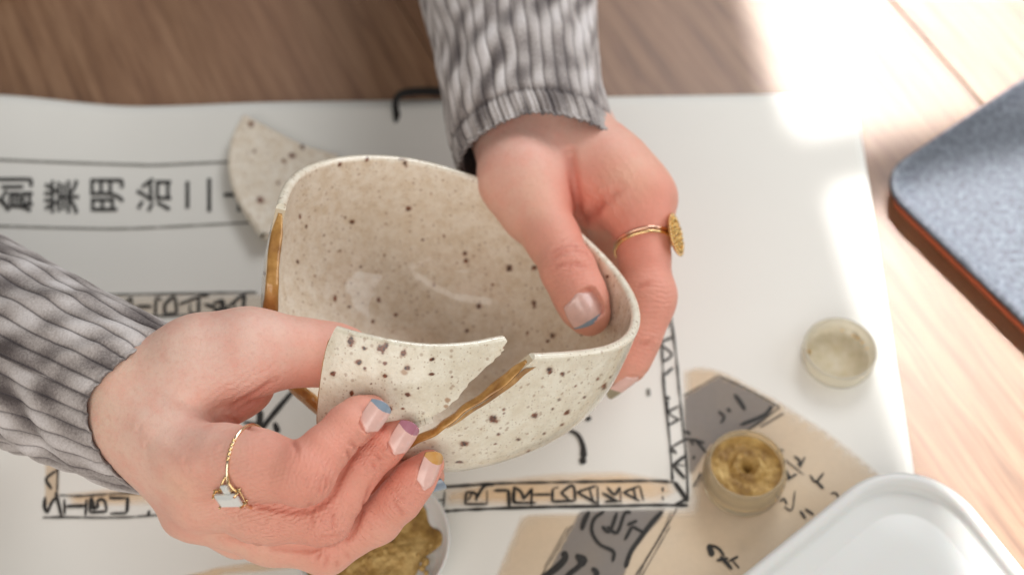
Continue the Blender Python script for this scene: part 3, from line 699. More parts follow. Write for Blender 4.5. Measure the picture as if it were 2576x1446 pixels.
h += .0035 * np.clip(np.hypot(V[:, 0], V[:, 1]) / dr - .80, 0, 1) / .1 * 1.2
V[:, 2] = h
mesh('powder', V + np.array([dc[0], dc[1], z0]), grid_faces(n_a, n_r, True), POWDER, dish)
Vd, Fd = [], []
for px, py, s in ((1070, 1412, 1.6), (1076, 1388, .9), (1062, 1428, 1.3), (1083, 1370, .7), (1052, 1395, .8), (1072, 1440, 1.0)):
    c = tb(px, py, z0 + .0055); b = len(Vd)
    for i in range(5):
        for j in range(8):
            th = np.pi * i / 4; ph = 2 * np.pi * j / 8
            Vd.append(c + np.array([math.sin(th) * math.cos(ph) * .0011 * s, math.sin(th) * math.sin(ph) * .0013 * s, math.cos(th) * .0005 * s]))
    Fd += [tuple(b + q for q in f) for f in grid_faces(5, 8, False, True)]
mesh('powder_clump', Vd, Fd, POWDER, dish)

# ------------------------------------------------------------ the bowl
CER = mat_ceramic(); GOLD = mat_gold_resin()
tiltx, tilty = math.radians(20), math.radians(16)
BN = np.array([math.sin(tilty), math.sin(tiltx), 0]); BN[2] = math.sqrt(1 - BN @ BN)
BD = 0.524
bc0 = pt(1150, 650, BD); E1 = unit(np.cross([0, 1, 0], BN)); E2 = np.cross(BN, E1)
rim_px = [(697, 520), (705, 485), (735, 437), (800, 408), (900, 393), (1000, 397), (1080, 412), (1170, 440), (1490, 618), (1560, 690), (1600, 750), (1613, 810), (1600, 850), (1560, 880), (1450, 898), (1338, 903)]
RP = np.array([CAM + ray(*p) * (((bc0 - CAM) @ BN) / (ray(*p) @ BN)) for p in rim_px])
a_ = (RP - bc0) @ E1; b_ = (RP - bc0) @ E2
s_, *_r = np.linalg.lstsq(np.c_[2 * a_, 2 * b_, np.ones(len(a_))], a_ ** 2 + b_ ** 2, rcond=None)
BR = math.sqrt(s_[2] + s_[0] ** 2 + s_[1] ** 2); BC = bc0 + E1 * s_[0] + E2 * s_[1]
ang = np.arctan2((RP - BC) @ E2, (RP - BC) @ E1); rad = np.hypot((RP - BC) @ E2, (RP - BC) @ E1)
o_ = np.argsort(ang); ang, rad = ang[o_], rad[o_]
def rim_r(th):
    th = (np.asarray(th) + np.pi) % (2 * np.pi) - np.pi
    return np.interp(th, np.r_[ang - 2 * np.pi, ang, ang + 2 * np.pi], np.r_[rad, rad, rad])
_t = np.linspace(-np.pi, np.pi, 361); _k = np.exp(-(np.arange(-20, 21) / 8.0) ** 2); _k /= _k.sum()
_rr = np.convolve(np.r_[rim_r(_t[:-1])[-20:], rim_r(_t[:-1]), rim_r(_t[:-1])[:20]], _k, 'valid')
def rim_r(th): return np.interp((np.asarray(th) + np.pi) % (2 * np.pi) - np.pi, _t, np.r_[_rr, _rr[0]])
HB = 0.074; EX = 2.9; THK = 0.0036
def bowl_outer(th, t):
    th = np.asarray(th, float); t = np.asarray(t, float)
    g = np.cos(t * np.pi / 2) ** (2 / EX) if True else 0
    h = np.sin(t * np.pi / 2) ** (2 / EX) * HB
    fade = np.clip(1 - t * 1.5, 0, 1)
    r = (rim_r(th) * fade + BR * (1 - fade)) * (g + 0.02 * np.sin(np.pi * np.clip(t * 2, 0, 1)))
    wob = 0.0006 * np.sin(3 * th + 1 + 6 * t) * np.sin(np.pi * t) + 0.0005 * np.sin(7 * th + 9 * t) * np.sin(np.pi * t)
    r = r + wob
    h = h * (1 + 0.02 * np.sin(2 * th)) 
    return BC + (r * np.cos(th))[..., None] * E1 + (r * np.sin(th))[..., None] * E2 - h[..., None] * BN
# where the two broken edges lie on the wall
tg = np.linspace(0.0, 0.72, 150)
# sin^(2/EX) rises steeply at t=0: use an eased parameter with even spacing down the wall
def ease(s): return s ** 1.45
thL0 = ang[np.argmin(np.abs(((ang - math.atan2((RP[0] - BC) @ E2, (RP[0] - BC) @ E1)))))]
thR0 = math.atan2((RP[-1] - BC) @ E2, (RP[-1] - BC) @ E1)

_SL = np.array([0, .1, .2, .4, .6, .7, .8, .84, .865]); _TL = np.array([thL0, 3.12, 3.26, 3.37, 3.44, 3.52, 3.68, 3.86, 4.12])
_SR = np.array([0, .05, .1, .2, .3, .4, .5, .6, .7, .8, .84, .865]); _TR = np.array([thR0 + 2 * np.pi, 5.06, 4.98, 4.83, 4.71, 4.60, 4.51, 4.43, 4.35, 4.26, 4.20, 4.12])
def jag(s, seed, a): return a * (np.sin(s * 31 + seed) + .6 * np.sin(s * 73 + 2 * seed)) * np.clip(s * 12, 0, 1) * np.clip((.865 - s) * 8, 0, 1)
def thL(s): return np.interp(s, _SL, _TL) + jag(s, 1.3, .006)
def thR(s): return np.interp(s, _SR, _TR) + jag(s, 4.1, .008)
def grid_normals(G):
    du = np.gradient(G, axis=0); dv = np.gradient(G, axis=1); return unit(np.cross(du, dv))
def lip_shell(G, N, thk, nlip=5):
    # outer sheet G (n x m, row 0 = rim), inner sheet behind it, joined over a rounded lip
    inner = G - N * thk[..., None]
    T = unit(G[:, 0] - G[:, 2]); mid = (G[:, 0] + inner[:, 0]) / 2; hh = np.linalg.norm(G[:, 0] - inner[:, 0], axis=1)[:, None] / 2
    o = unit(G[:, 0] - mid)
    lips = [mid + o * hh * math.cos(a) + T * hh * math.sin(a) * .9 for a in np.linspace(0, np.pi, nlip + 2)[1:-1]]
    S = np.concatenate([G[:, ::-1], np.stack(lips, 1), inner], 1)
    side = np.concatenate([np.zeros(G.shape[1]), np.linspace(.0, .8, nlip), np.ones(G.shape[1])])
    return S, np.broadcast_to(side[None], S.shape[:2]).copy(), inner
def specks(P, side, marks, cell=None):
    # glaze spots: each (px, py, radius, squash, angle, halo, inside)
    x, y, d = proj(P); sp = np.zeros(len(P)); ha = np.zeros(len(P))
    nz = fnoise(P, 420, 3); nz2 = fnoise(P, 900, 4)
    for (px, py, r, sq, an, h, ins) in marks:
        m = (np.abs(x - px) < r * 3) & (np.abs(y - py) < r * 3) & ((side > .5) == bool(ins))
        dx, dy = x[m] - px, y[m] - py; c, s = math.cos(an), math.sin(an)
        q = np.hypot((dx * c + dy * s), (-dx * s + dy * c) / sq) / r + .22 * nz[m] + .12 * nz2[m]
        if h < 1: sp[m] = np.maximum(sp[m], smoothstep(1.05, .75, q))
        ha[m] = np.maximum(ha[m], smoothstep(1.9, .8, q) * (.45 + .5 * h))
    return sp, ha
def zsp(rows, ins):
    out = []
    for r in rows:
        a = list(r) + [1, 0, 0][len(r) - 3:] if len(r) < 6 else list(r)
        out.append((566 + a[0] * .5654, 377 + a[1] * .5654, a[2] * .62, a[3], a[4], a[5], ins))
    return out
IN = zsp([(818, 260, 10), (565, 320, 8), (535, 300, 6), (333, 295, 5, 1.8), (362, 340, 5, 1.5), (512, 65, 7, 1.8, .4), (632, 42, 7, 1.8, .2), (785, 42, 12, .5, .2), (800, 58, 9, 2, -.3), (1068, 460, 9), (1072, 492, 10), (1265, 527, 12), (1377, 525, 11), (975, 385, 6), (512, 450, 6),
     (462, 452, 5), (323, 497, 6, 1.4), (490, 660, 7, 1.9), (683, 668, 9), (552, 697, 6), (657, 763, 7), (760, 735, 8), (1128, 692, 11), (1375, 685, 9, 1.9), (1076, 805, 8), (1345, 815, 6), (1455, 827, 11), (1435, 850, 7), (1585, 820, 6), (1665, 450, 7), (1702, 563, 6), (605, 520, 5), (880, 400, 5), (710, 470, 5), (930, 600, 5), (1190, 600, 5), (440, 380, 4), (400, 560, 4), (940, 720, 5)], 1)
OUT = zsp([(197, 370, 6, 1.5), (176, 550, 7, 1.3), (183, 580, 5), (196, 683, 6), (1443, 980, 14, .8, .4), (1500, 996, 8), (1660, 1018, 6), (1688, 1050, 8, 1.8, .4), (1715, 1012, 5), (1193, 1197, 19, .8, .2), (1380, 1182, 12, 1.2, .4), (1457, 1152, 6), (1522, 1167, 9, 1.6, .8), (1500, 1222, 9, .7, -.4), (1240, 1155, 6), (1305, 1287, 8, .7),
      (1218, 1265, 7, .8), (1065, 1307, 18, .6, -.1), (1203, 1307, 6, .6), (1045, 1388, 15, .35), (1487, 1110, 5), (1350, 1340, 9, .6, -.4), (1240, 1172, 4), (1600, 1100, 5), (1560, 1050, 4), (1140, 1240, 4), (1420, 1260, 5)], 0)
SH = zsp([(560, 850, 13, 1.7, .1, .6), (618, 883, 9, 1.0), (700, 885, 18, 1.1), (716, 870, 10, 1.5), (795, 903, 10, 1.5, 0, .7), (595, 945, 11, .9, 0, .8), (622, 970, 7, .8), (711, 950, 8), (482, 997, 13, .9), (710, 1003, 10, .8), (812, 970, 12, 1, 0, .4), (798, 988, 12, .7, .2, 1), (922, 930, 12, .6, -.4),
      (920, 998, 11, .5), (562, 1080, 10), (812, 1087, 13, .7), (738, 1150, 9), (790, 1150, 7, .6, 0, .3), (550, 1110, 7), (990, 1112, 8, .8, 0, 1), (1245, 880, 7, 1.3), (985, 1140, 7, .7, 0, 1), (560, 870, 8), (860, 1060, 4), (650, 1040, 4), (1010, 1010, 4), (880, 880, 4)], 0)

bowl = empty('broken_bowl', tuple(BC - BN * HB), label='cream speckled stoneware bowl with a large piece broken out and gold mending on its edges', cat='bowl'); upd()
nc, nr = 780, 210
Sv = np.linspace(0, 1, nr) ; uu = np.linspace(0, 1, nc)
# theta runs the long way round, from the left break backwards over the far side to the right break
TH2 = thL(Sv)[None] * (1 - uu[:, None]) + (thR(Sv) - 2 * np.pi)[None] * uu[:, None]
G = bowl_outer(TH2, np.broadcast_to(np.minimum(ease(Sv), .9995)[None], TH2.shape))
N = grid_normals(G)
if ((G[300, 20] - BC) @ N[300, 20]) < 0: N = -N
N[:, -3:] = -BN
N[:, :2] = N[:, 2:3]
thk = np.broadcast_to(THK * (1 + .25 * Sv)[None], TH2.shape)
S3, side, inner = lip_shell(G, N, thk)
nS = S3.shape[1]
Fg = grid_faces(nc, nS)
if True: Fg = Fg[:, ::-1] 
V = S3.reshape(-1, 3)
o = mesh('body', V, Fg, CER, bowl)
sp_, ha_ = specks(V, side.ravel(), IN + OUT)
attr(o, 'side', side.ravel()); attr(o, 'speck', sp_); attr(o, 'halo', ha_)
# broken faces and the gold laid on them
ka = int(np.searchsorted(Sv, .865))
def seam(Go, Gi, outward, wide, proud, name, parent, n=160, nseg=12, shift=0.0):
    # a bead of gold lying over a broken face: Go/Gi its outer and inner edge lines
    idx = np.linspace(0, len(Go) - 1, n); i0 = np.arange(len(Go))
    a = np.stack([np.interp(idx, i0, Go[:, k]) for k in range(3)], 1); b = np.stack([np.interp(idx, i0, Gi[:, k]) for k in range(3)], 1)
    c = (a + b) / 2; w = (a - b) / 2; c = c - w * shift * np.linspace(0, 1, n)[:, None] ** .3; out = np.stack([np.interp(idx, i0, outward[:, k]) for k in range(3)], 1); out = unit(out)
    t = np.linspace(0, 1, n); wd = np.interp(t, *wide); pr = np.interp(t, *proud)
    wob = 1 + .06 * np.sin(t * 23) + .03 * np.sin(t * 61 + 1)
    A = np.linspace(0, 2 * np.pi, nseg, endpoint=False)
    V = c[:, None] + w[:, None] * (np.cos(A)[None, :, None] * (wd * wob)[:, None, None]) + out[:, None] * (np.where(np.sin(A) > 0, np.sin(A), .6 * np.sin(A))[None, :, None] * (pr * wob)[:, None, None])
    Fq = [tuple(f) for f in grid_faces(n, nseg, False, True)] + [tuple(range(nseg - 1, -1, -1)), tuple((n - 1) * nseg + j for j in range(nseg))]
    return mesh(name, V.reshape(-1, 3), Fq, GOLD, parent)
k0, k1 = 3, ka
oL = unit(G[0, :k1] - G[6, :k1]); oR = unit(G[-1, :k1] - G[-7, :k1])
nfade = (.15, .9, 1.1, 1.05, 1.0, .9)
seam(G[0, k0:k1], inner[0, k0:k1], oL[k0:], ([0, .06, .3, .6, 1], [.4, 1.15, 1.4, 1.3, 1.0]), ([0, .08, .5, 1], [.0004, .0010, .0011, .0010]), 'gold_seam', bowl, shift=.55)
seam(G[-1, k0:k1], inner[-1, k0:k1], oR[k0:], ([0, .04, .12, .2, .5, 1], [.35, 1.1, 1.35, 1.0, .95, .9]), ([0, .1, .5, 1], [.0006, .0013, .0012, .0010]), 'gold_seam', bowl)
# where the mend spreads on to the outer wall beside the right hand break
rim_i = np.arange(6, 62); Vs = []
for i in rim_i:
    f = (i - 6) / 55; wdt = 12 * (1 - f) ** .7 * (1 + .12 * math.sin(i * .33)) + 2
    for q in (0, .3, .6, .85, 1):
        x_ = nc - 1 - wdt * q; j = int(x_); w_ = x_ - j; j1 = min(j + 1, nc - 1)
        Vs.append((G[j, i] * (1 - w_) + G[j1, i] * w_) + N[j, i] * (.0006 * math.cos(q * 1.5) - .0001))
mesh('gold_smear', Vs, grid_faces(len(rim_i), 5), GOLD, bowl)
nl_ = 5
for e in (0, -1):
    ring_ = S3[e, nr - 2:nr + nl_ + 2]; cen_ = ring_.mean(0)
    mesh('lip_end', np.vstack([ring_, cen_]), [(i, i + 1, len(ring_)) for i in range(len(ring_) - 1)] + [(len(ring_) - 1, 0, len(ring_))], CER, bowl)
for e in (0, -1):
    Vf = np.stack([G[e, :k1 + 1], inner[e, :k1 + 1]], 1).reshape(-1, 3); mesh('broken_face', Vf, grid_faces(k1 + 1, 2), mat_plain('raw_clay', srgb(196, 178, 150), .8), bowl)

# ------------------------------------------------------------ shards
def coons(top, bottom, left, right, nu, nv):
    T_, B_, L_, R_ = polyline(top, nu), polyline(bottom, nu), polyline(left, nv), polyline(right, nv)
    u = np.linspace(0, 1, nu)[:, None, None]; v = np.linspace(0, 1, nv)[None, :, None]
    return (1 - v) * T_[:, None] + v * B_[:, None] + (1 - u) * L_[None] + u * R_[None] - ((1 - u) * (1 - v) * T_[0] + u * (1 - v) * T_[-1] + (1 - u) * v * B_[0] + u * v * B_[-1])
def shard_mesh(name, G3, thk, marks, parent, flip, lip=5):
    N = grid_normals(G3); N = -N if flip else N
    S3, side, inner = lip_shell(G3, N, np.full(G3.shape[:2], thk), lip)
    n, m = S3.shape[:2]; V = S3.reshape(-1, 3); Fq = [grid_faces(n, m)]
    mo = G3.shape[1]
    # close the two sides and the bottom
    ex_ = []
    for e in (0, n - 1):
        for j in range(mo - 1):
            a, b = e * m + j, e * m + j + 1; c, d_ = e * m + (m - 1 - j - 1), e * m + (m - 1 - j); ex_.append((a, b, c, d_) if e else (b, a, d_, c))
    for i in range(n - 1): ex_.append((i * m, (i + 1) * m, (i + 1) * m + m - 1, i * m + m - 1))
    o = mesh(name, V, np.concatenate(Fq + [np.array(ex_)]), CER, parent)
    sp_, ha_ = specks(V, side.ravel(), marks); attr(o, 'side', side.ravel()); attr(o, 'speck', sp_); attr(o, 'halo', ha_)
    return o, N, inner
shard = empty('bowl_shard', tuple(pt(1000, 960, .49)), label='curved speckled bowl shard pinched between the near hand thumb and fingertips', cat='shard'); upd()
PX = coons([(839, 833), (900, 850), (1000, 870), (1080, 878), (1160, 875), (1225, 866), (1275, 856)],
           [(799, 1078), (850, 1096), (920, 1102), (985, 1085), (1030, 1066)],
           [(839, 833), (822, 873), (811, 925), (803, 985), (798, 1045), (799, 1078)],
           [(1275, 856), (1264, 884), (1240, 908), (1182, 962), (1148, 1004), (1097, 1043), (1030, 1066)], 300, 170)
rr_ = np.linspace(0, 1, 170)
px_, py_ = PX[..., 0], PX[..., 1]
px_ = px_ + 1.6 * np.sin(rr_ * 60)[None] * smoothstep(.75, 1, np.linspace(0, 1, 300))[:, None] + 0.6 * np.sin(rr_ * 97)[None] * smoothstep(.8, 1, np.linspace(0, 1, 300))[:, None]
def shard_d(px, py):
    xm = (px - 1010) / 7300.; ym = (py - 870) / 7300.
    return .4775 + xm * .10 + xm ** 2 / (2 * .060) + ym * .22 + np.clip(ym, 0, 1) ** 2 / (2 * .10)
DD = shard_d(px_, py_)
G3 = CAM + (RX * ((px_ - 1288) / F)[..., None] - UP * ((py_ - 723) / F)[..., None] - BK) * DD[..., None]
Ng = grid_normals(G3); flip = (Ng[150, 80] @ BK) < 0
sh_o, shN, shI = shard_mesh('fragment', G3, .0036, SH, shard, flip)
seam(G3[0, 8:], shI[0, 8:], unit(G3[0, 8:] - G3[5, 8:]), ([0, .1, 1], [.3, .9, .95]), ([0, .1, 1], [.0002, .0007, .0008]), 'gold_seam', shard, 80)
# the second shard lying hollow side up on the page
sh2 = empty('bowl_shard', tuple(tb(700, 450, PZ)), label='crescent bowl shard lying hollow side up on the page behind the bowl', cat='shard'); upd()
PX = coons([(668, 588), (634, 548), (604, 500), (586, 450), (581, 395), (592, 340), (617, 290)],
           [(735, 590), (775, 575), (800, 545), (822, 500), (838, 450), (846, 415), (850, 390)],
           [(668, 585), (690, 592), (712, 594), (735, 590)], [(617, 290), (700, 334), (765, 366), (850, 390)], 160, 90)
U_ = np.linspace(0, 1, 160)[:, None] * np.ones((1, 90)); V_ = np.ones((160, 1)) * np.linspace(0, 1, 90)[None]
zz = PZ + .0048 + .0035 * (1 - V_) ** 2 + .0015 * (2 * U_ - 1) ** 2 + .001 * V_ ** 2
rr3 = RX * ((PX[..., 0] - 1288) / F)[..., None] - UP * ((PX[..., 1] - 723) / F)[..., None] - BK
Gi_ = CAM + rr3 * ((zz - CAM[2]) / rr3[..., 2])[..., None]
Ni = grid_normals(Gi_); Ni = -Ni if Ni[80, 40][2] < 0 else Ni
Go_ = Gi_ - Ni * .0036
Nt = grid_normals(Go_); fl = Nt[80, 40][2] > 0
SH2 = [(p[0], p[1], p[2], 1, 0, 0, 1) for p in ((632, 312, 7), (787, 347, 8), (735, 392, 8), (655, 503, 9), (714, 405, 5), (700, 460, 4), (760, 370, 6), (640, 380, 4))]
shard_mesh('fragment', Go_, .0036, SH2, sh2, fl)

# ------------------------------------------------------------ hands: one smooth surface each, grown from tapered limbs
def smin(a, b, k):
    h = np.clip(.5 + .5 * (b - a) / k, 0, 1); return b * (1 - h) + a * h - k * h * (1 - h)
class Limb:
    # a chain of joints with radii; several chains blend with radius k inside one group
    def __init__(s): s.seg = []
    def chain(s, js, k=0.004):
        for a, b in zip(js[:-1], js[1:]): s.seg.append((a[0], b[0], a[1], b[1], k))
        return s
    def __call__(s, P):
        r = None
        for a, b, ra, rb, k in s.seg:
            ba = b - a; l = ba @ ba; pa = P - a
            t = np.clip((pa @ ba) / (l + 1e-12), 0, 1)
            d = np.linalg.norm(pa - t[:, None] * ba, axis=1) - (ra + (rb - ra) * t)
            r = d if r is None else smin(r, d, k)
        return r
def J(px, py, d, rpx): return (pt(px, py, d), rpx * d / F)
def surface_nets(vol, org, h):
    s = vol < 0; nx, ny, nz = vol.shape
    cs = [s[i:nx - 1 + i, j:ny - 1 + j, k:nz - 1 + k] for i in (0, 1) for j in (0, 1) for k in (0, 1)]
    cnt = sum(c.astype(np.int8) for c in cs); act = (cnt > 0) & (cnt < 8); I = np.argwhere(act)
    idx = -np.ones(act.shape, np.int64); idx[act] = np.arange(len(I))
    acc = np.zeros((len(I), 3)); n = np.zeros(len(I))
    corners = [(i, j, k) for i in (0, 1) for j in (0, 1) for k in (0, 1)]
    cvl = {c: vol[I[:, 0] + c[0], I[:, 1] + c[1], I[:, 2] + c[2]] for c in corners}
    for a in corners:
        for ax in range(3):
            if a[ax] == 0:
                b = list(a); b[ax] = 1; b = tuple(b); va, vb = cvl[a], cvl[b]; m = (va < 0) != (vb < 0)
                t = va[m] / (va[m] - vb[m]); p = np.array(a, float)[None] + np.zeros((m.sum(), 3)); p[:, ax] = t; acc[m] += p; n[m] += 1
    V = (I + acc / n[:, None]) * h + org
    Fs = []
    for ax in range(3):
        o1, o2 = [(1, 2), (2, 0), (0, 1)][ax]
        sl = [slice(None)] * 3; sl2 = [slice(None)] * 3; sl[ax] = slice(0, -1); sl2[ax] = slice(1, None)
        A, B_ = s[tuple(sl)], s[tuple(sl2)]; ch = np.argwhere(A != B_)
        ok = (ch[:, o1] > 0) & (ch[:, o2] > 0) & (ch[:, o1] < vol.shape[o1] - 1) & (ch[:, o2] < vol.shape[o2] - 1); ch = ch[ok]
        inside = A[tuple(ch.T)]
        q = []
        for d1, d2 in ((-1, -1), (0, -1), (0, 0), (-1, 0)):
            c = ch.copy(); c[:, o1] += d1; c[:, o2] += d2; q.append(idx[tuple(c.T)])
        q = np.stack(q, 1); q[~inside] = q[~inside][:, ::-1]; Fs.append(q)
    return V, np.concatenate(Fs)
def polygonize(f, lo, hi, h):
    hc = 4 * h; nC = np.ceil((hi - lo) / hc).astype(int) + 1
    ax = [lo[i] + hc * (np.arange(nC[i]) + .375) for i in range(3)]
    X = np.stack(np.meshgrid(*ax, indexing='ij'), -1).reshape(-1, 3)
    c = np.concatenate([f(X[i:i + 200000]) for i in range(0, len(X), 200000)]).reshape(nC)
    vol = np.repeat(np.repeat(np.repeat(c, 4, 0), 4, 1), 4, 2).astype(np.float32)
    I = np.argwhere(np.abs(vol) < hc * 1.35)
    for i in range(0, len(I), 300000):
        q = I[i:i + 300000]; vol[tuple(q.T)] = f(q * h + lo)
    V, Fc = surface_nets(vol, lo, h)
    return V, Fc
def grad(f, P, e=2e-4):
    g = np.stack([f(P + e * np.eye(3)[i]) - f(P - e * np.eye(3)[i]) for i in range(3)], 1); return unit(g)
def onto(f, p, direction, n=40):
    # from inside, walk along a direction to the skin
    p = np.array(p, float); direction = unit(direction); t = 0.0
    for _ in range(n):
        v = float(f((p + direction * t)[None])[0])
        t += -v * .9
    return p + direction * t
SKIN = mat_skin()
def nail_frame(f, a, b, f0, f1, hint, lift=.0004, tipdrop=0.0):
    hint = unit(hint)
    base = onto(f, a + (b - a) * f0, hint); mid = onto(f, a + (b - a) * min((f0 + f1) / 2, .9), hint)
    axis = unit(mid - base); L = np.linalg.norm(b - a) * (f1 - f0)
    nrm = unit(hint - axis * (hint @ axis)); side = np.cross(nrm, axis)
    return dict(o=base + nrm * lift, axis=unit(axis - nrm * tipdrop), nrm=nrm, side=side, L=L)
def nail_px(f, b, t, d, hint, dz, lift=.0003):
    base = onto_px(f, *b, d); db = (base - CAM) @ -BK; tip = pt(*t, db + dz); ax = tip - base; L = np.linalg.norm(ax); ax = ax / L
    nrm = unit(hint - ax * (hint @ ax)); return dict(o=base + nrm * lift, axis=ax, nrm=nrm, side=np.cross(nrm, ax), L=L)
def nail_curve(s, v, W, L): return -(v ** 2) * W * .42 - (s * L) ** 2 * 6.0
def nail_mesh(fr, W, tip_from, mats, parent, tipshape=.55, **k):
    nu, nv = 70, 48; V = []
    for layer in (0, 1):
        for i in range(nu):
            s = i / (nu - 1)
            wv = W * (.80 + .22 * math.sin(min(1, s * 1.6) * np.pi / 2)) * (1 - .10 * s)
            if s < .2: wv *= math.sqrt(max(.0, 1 - ((.2 - s) / .235) ** 2))
            for j in range(nv):
                v = -1 + 2 * j / (nv - 1)
                ss = s
                e = smoothstep(.72, 1, s) * (v ** 2) * tipshape * .22
                ss = s - e * s
                if s < .2: ss = s + (.2 - s) * (v ** 2) * .55
                w = nail_curve(ss, v, W, fr['L']) - .0005 * layer - .0003 * smoothstep(.1, 0, s)
                V.append(fr['o'] + fr['axis'] * ss * fr['L'] + fr['side'] * v * wv + fr['nrm'] * w)
    V = np.array(V); n = nu * nv; top = grid_faces(nu, nv)
    Fc = [tuple(q) for q in top[:, ::-1]] + [tuple(q + n) for q in top]
    bd = [(i * nv) for i in range(nu)] + [(nu - 1) * nv + j for j in range(1, nv)] + [(i * nv + nv - 1) for i in range(nu - 2, -1, -1)] + [j for j in range(nv - 2, 0, -1)]
    for a, b in zip(bd, bd[1:] + bd[:1]): Fc.append((a, b, b + n, a + n))
    o = mesh('nail', V, Fc, mats, parent, **k)
    mi = [];
    for p in o.data.polygons:
        ij = [q % n for q in p.vertices]; sm = np.mean([q // nv for q in ij]) / (nu - 1); vm = np.mean([(q % nv) / (nv - 1) * 2 - 1 for q in ij])
        mi.append(1 if sm > tip_from + .10 * (1 - vm ** 2) * -1 + .05 else 0)
    o.data.polygons.foreach_set('material_index', mi); return o
def build_hand(parent, groups, palm, nails, blobs, creases, rings=(), h=.00075, kp=.006, kf=.0007, folds=(), **k):
    def f(P):
        p = palm(P); r = None
        for g, kk in groups:
            d = smin(p, g(P), kk); r = d if r is None else smin(r, d, kf)
        return r
    allp = [q for g in [palm] + [g for g, _ in groups] for s in g.seg for q in ((s[0], s[2]), (s[1], s[3]))]
    lo = np.min([p - r for p, r in allp], 0) - .006; hi = np.max([p + r for p, r in allp], 0) + .006
    V, Fc = polygonize(f, lo, hi, h)
    for _ in range(2):
        g = grad(f, V); V = V - g * f(V)[:, None]
    N = grad(f, V)
    # soft bumps and folds: (px, py, depth, radius m, height m)
    for (px, py, d, r, a) in folds:
        q = np.linalg.norm(V - onto_px(f, px, py, d), axis=1); V = V + N * (a * np.exp(-(q / r) ** 2))[:, None]
    frames = []
    for nl in nails:
        fr = nail_frame(f, *nl['at'], lift=nl.get('lift', .0004), tipdrop=nl.get('drop', 0)) if 'at' in nl else nail_px(f, *nl['px'], nl['dz']); W = nl['W']; L = fr['L']; frames.append(fr)
        q = V - fr['o']; s = q @ fr['axis'] / L; v = q @ fr['side'] / W; w = q @ fr['nrm']
        pw = nail_curve(np.clip(s, 0, 1), np.clip(v, -1.2, 1.2), W, L)
        rr = np.maximum(np.abs(v) ** 3 + np.abs((s - .45) / .50) ** 5, 0) ** (1 / 3)
        near = (np.abs(w) < .008) & (s > -.4) & (s < 1.3) & (np.abs(v) < 1.6)
        ins = near & (rr < 1.0) 
        tgt = pw - .0006
        wt = smoothstep(1.0, .90, rr)
        dw = np.where(ins, (np.minimum(w, tgt) - w) * wt, 0)
        ridge = np.where(near & (rr >= .93) & (s < .75), .00035 * np.exp(-((rr - 1.07) / .09) ** 2), 0)
        V = V + fr['nrm'] * (dw + ridge)[:, None]
    # creases: lines scored into the skin
    line = np.zeros(len(V)); fold_red_shade = np.zeros(len(V))
    for cr in creases:
        pts_, d, w, depth = cr
        if 0 < depth < .0005: depth *= 1.7
        Q = np.array([onto_px(f, px, py, d) for px, py in polyline(pts_, max(4, 3 * len(pts_)))])
        best = np.full(len(V), 1e9)
        for a, b in zip(Q[:-1], Q[1:]):
            e = b - a; t = np.clip((V - a) @ e / (e @ e + 1e-12), 0, 1); best = np.minimum(best, np.linalg.norm(V - a - t[:, None] * e, axis=1))
        ends = np.minimum(np.linalg.norm(V - Q[0], axis=1), np.linalg.norm(V - Q[-1], axis=1))
        fade = smoothstep(0, .003, ends + .0006)
        if depth > 0: fold_red_shade = np.maximum(fold_red_shade, min(.48, .30 + depth * 150) * np.exp(-(best / (1.5 * w)) ** 2) * fade)  # crease redness plus shade painted into the skin along folds and finger gaps
        V = V - N * (depth * np.exp(-(best / w) ** 2) * fade - .12 * depth * np.exp(-((best - 2.2 * w) / (1.2 * w)) ** 2) * fade)[:, None]
    o = mesh('hand', V, Fc, SKIN, parent, **k)
    x, y, d = proj(V)
    base = np.array([0.80, 0.465, 0.35]); tint = np.broadcast_to(base, V.shape).copy()
    for (px, py, dd, r, c, amt) in blobs:
        p = pt(px, py, dd); q = np.linalg.norm(V - p, axis=1); wgt = (amt * np.exp(-(q / r) ** 2))[:, None]; tint = tint * (1 - wgt) + np.array(c) * wgt
    tint = tint * (1 - fold_red_shade[:, None] * np.array([.28, .58, .62]))
    nz = fnoise(V, 60, 9)[:, None] * .02 + fnoise(V, 160, 10)[:, None] * .012
    tint = tint * (1 + nz * np.array([.3, 1, 1.0]))
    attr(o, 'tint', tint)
    # knuckle lines for the shader
    ln = np.zeros(len(V))
    for (px, py, dd, r, dx, dy, per) in rings:
        p = pt(px, py, dd); e = RX * dx - UP * dy; e = unit(e); q = V - p; m = np.exp(-(np.linalg.norm(q, axis=1) / r) ** 2)
        ph = (q @ e) / per; wob = fnoise(V, 180, 31) * 1.2; ln += m * (np.sin(ph * 2 * np.pi + wob) * .5 + .3 * np.sin(ph * 4.7 * np.pi + wob * 2))
    attr(o, 'lines', ln)
    return o, f, frames
def onto_px(f, px, py, d):
    # where the sight line through a pixel first meets the skin
    r = ray(px, py); t = d - .06
    for _ in range(80):
        v = float(f((CAM + r * t)[None])[0]); t += v * .8
        if t > d + .08: t = d; break
    return CAM + r * t

person = empty('person', tuple(pt(1000, 700, .6)), label='person in grey ribbed velvet top whose two hands hold the broken bowl and its shard', cat='person'); upd()
PINK = (0.78, 0.32, 0.235); RED = (0.68, 0.18, 0.12); PALE = (0.83, 0.58, 0.50); YEL = (0.84, 0.57, 0.40)
NAILB = mat_nail('nail_natural', (0.74, 0.46, 0.40)); NAILW = mat_nail('nail_pale', (0.80, 0.52, 0.47))
T_BLUE = mat_nail('varnish_blue', srgb(134, 150, 166)); T_MAUVE = mat_nail('varnish_mauve', srgb(172, 112, 128)); T_YEL = mat_nail('varnish_amber', srgb(204, 148, 76), srgb(212, 166, 104)); T_OLIVE = mat_nail('varnish_olive', srgb(150, 138, 112))

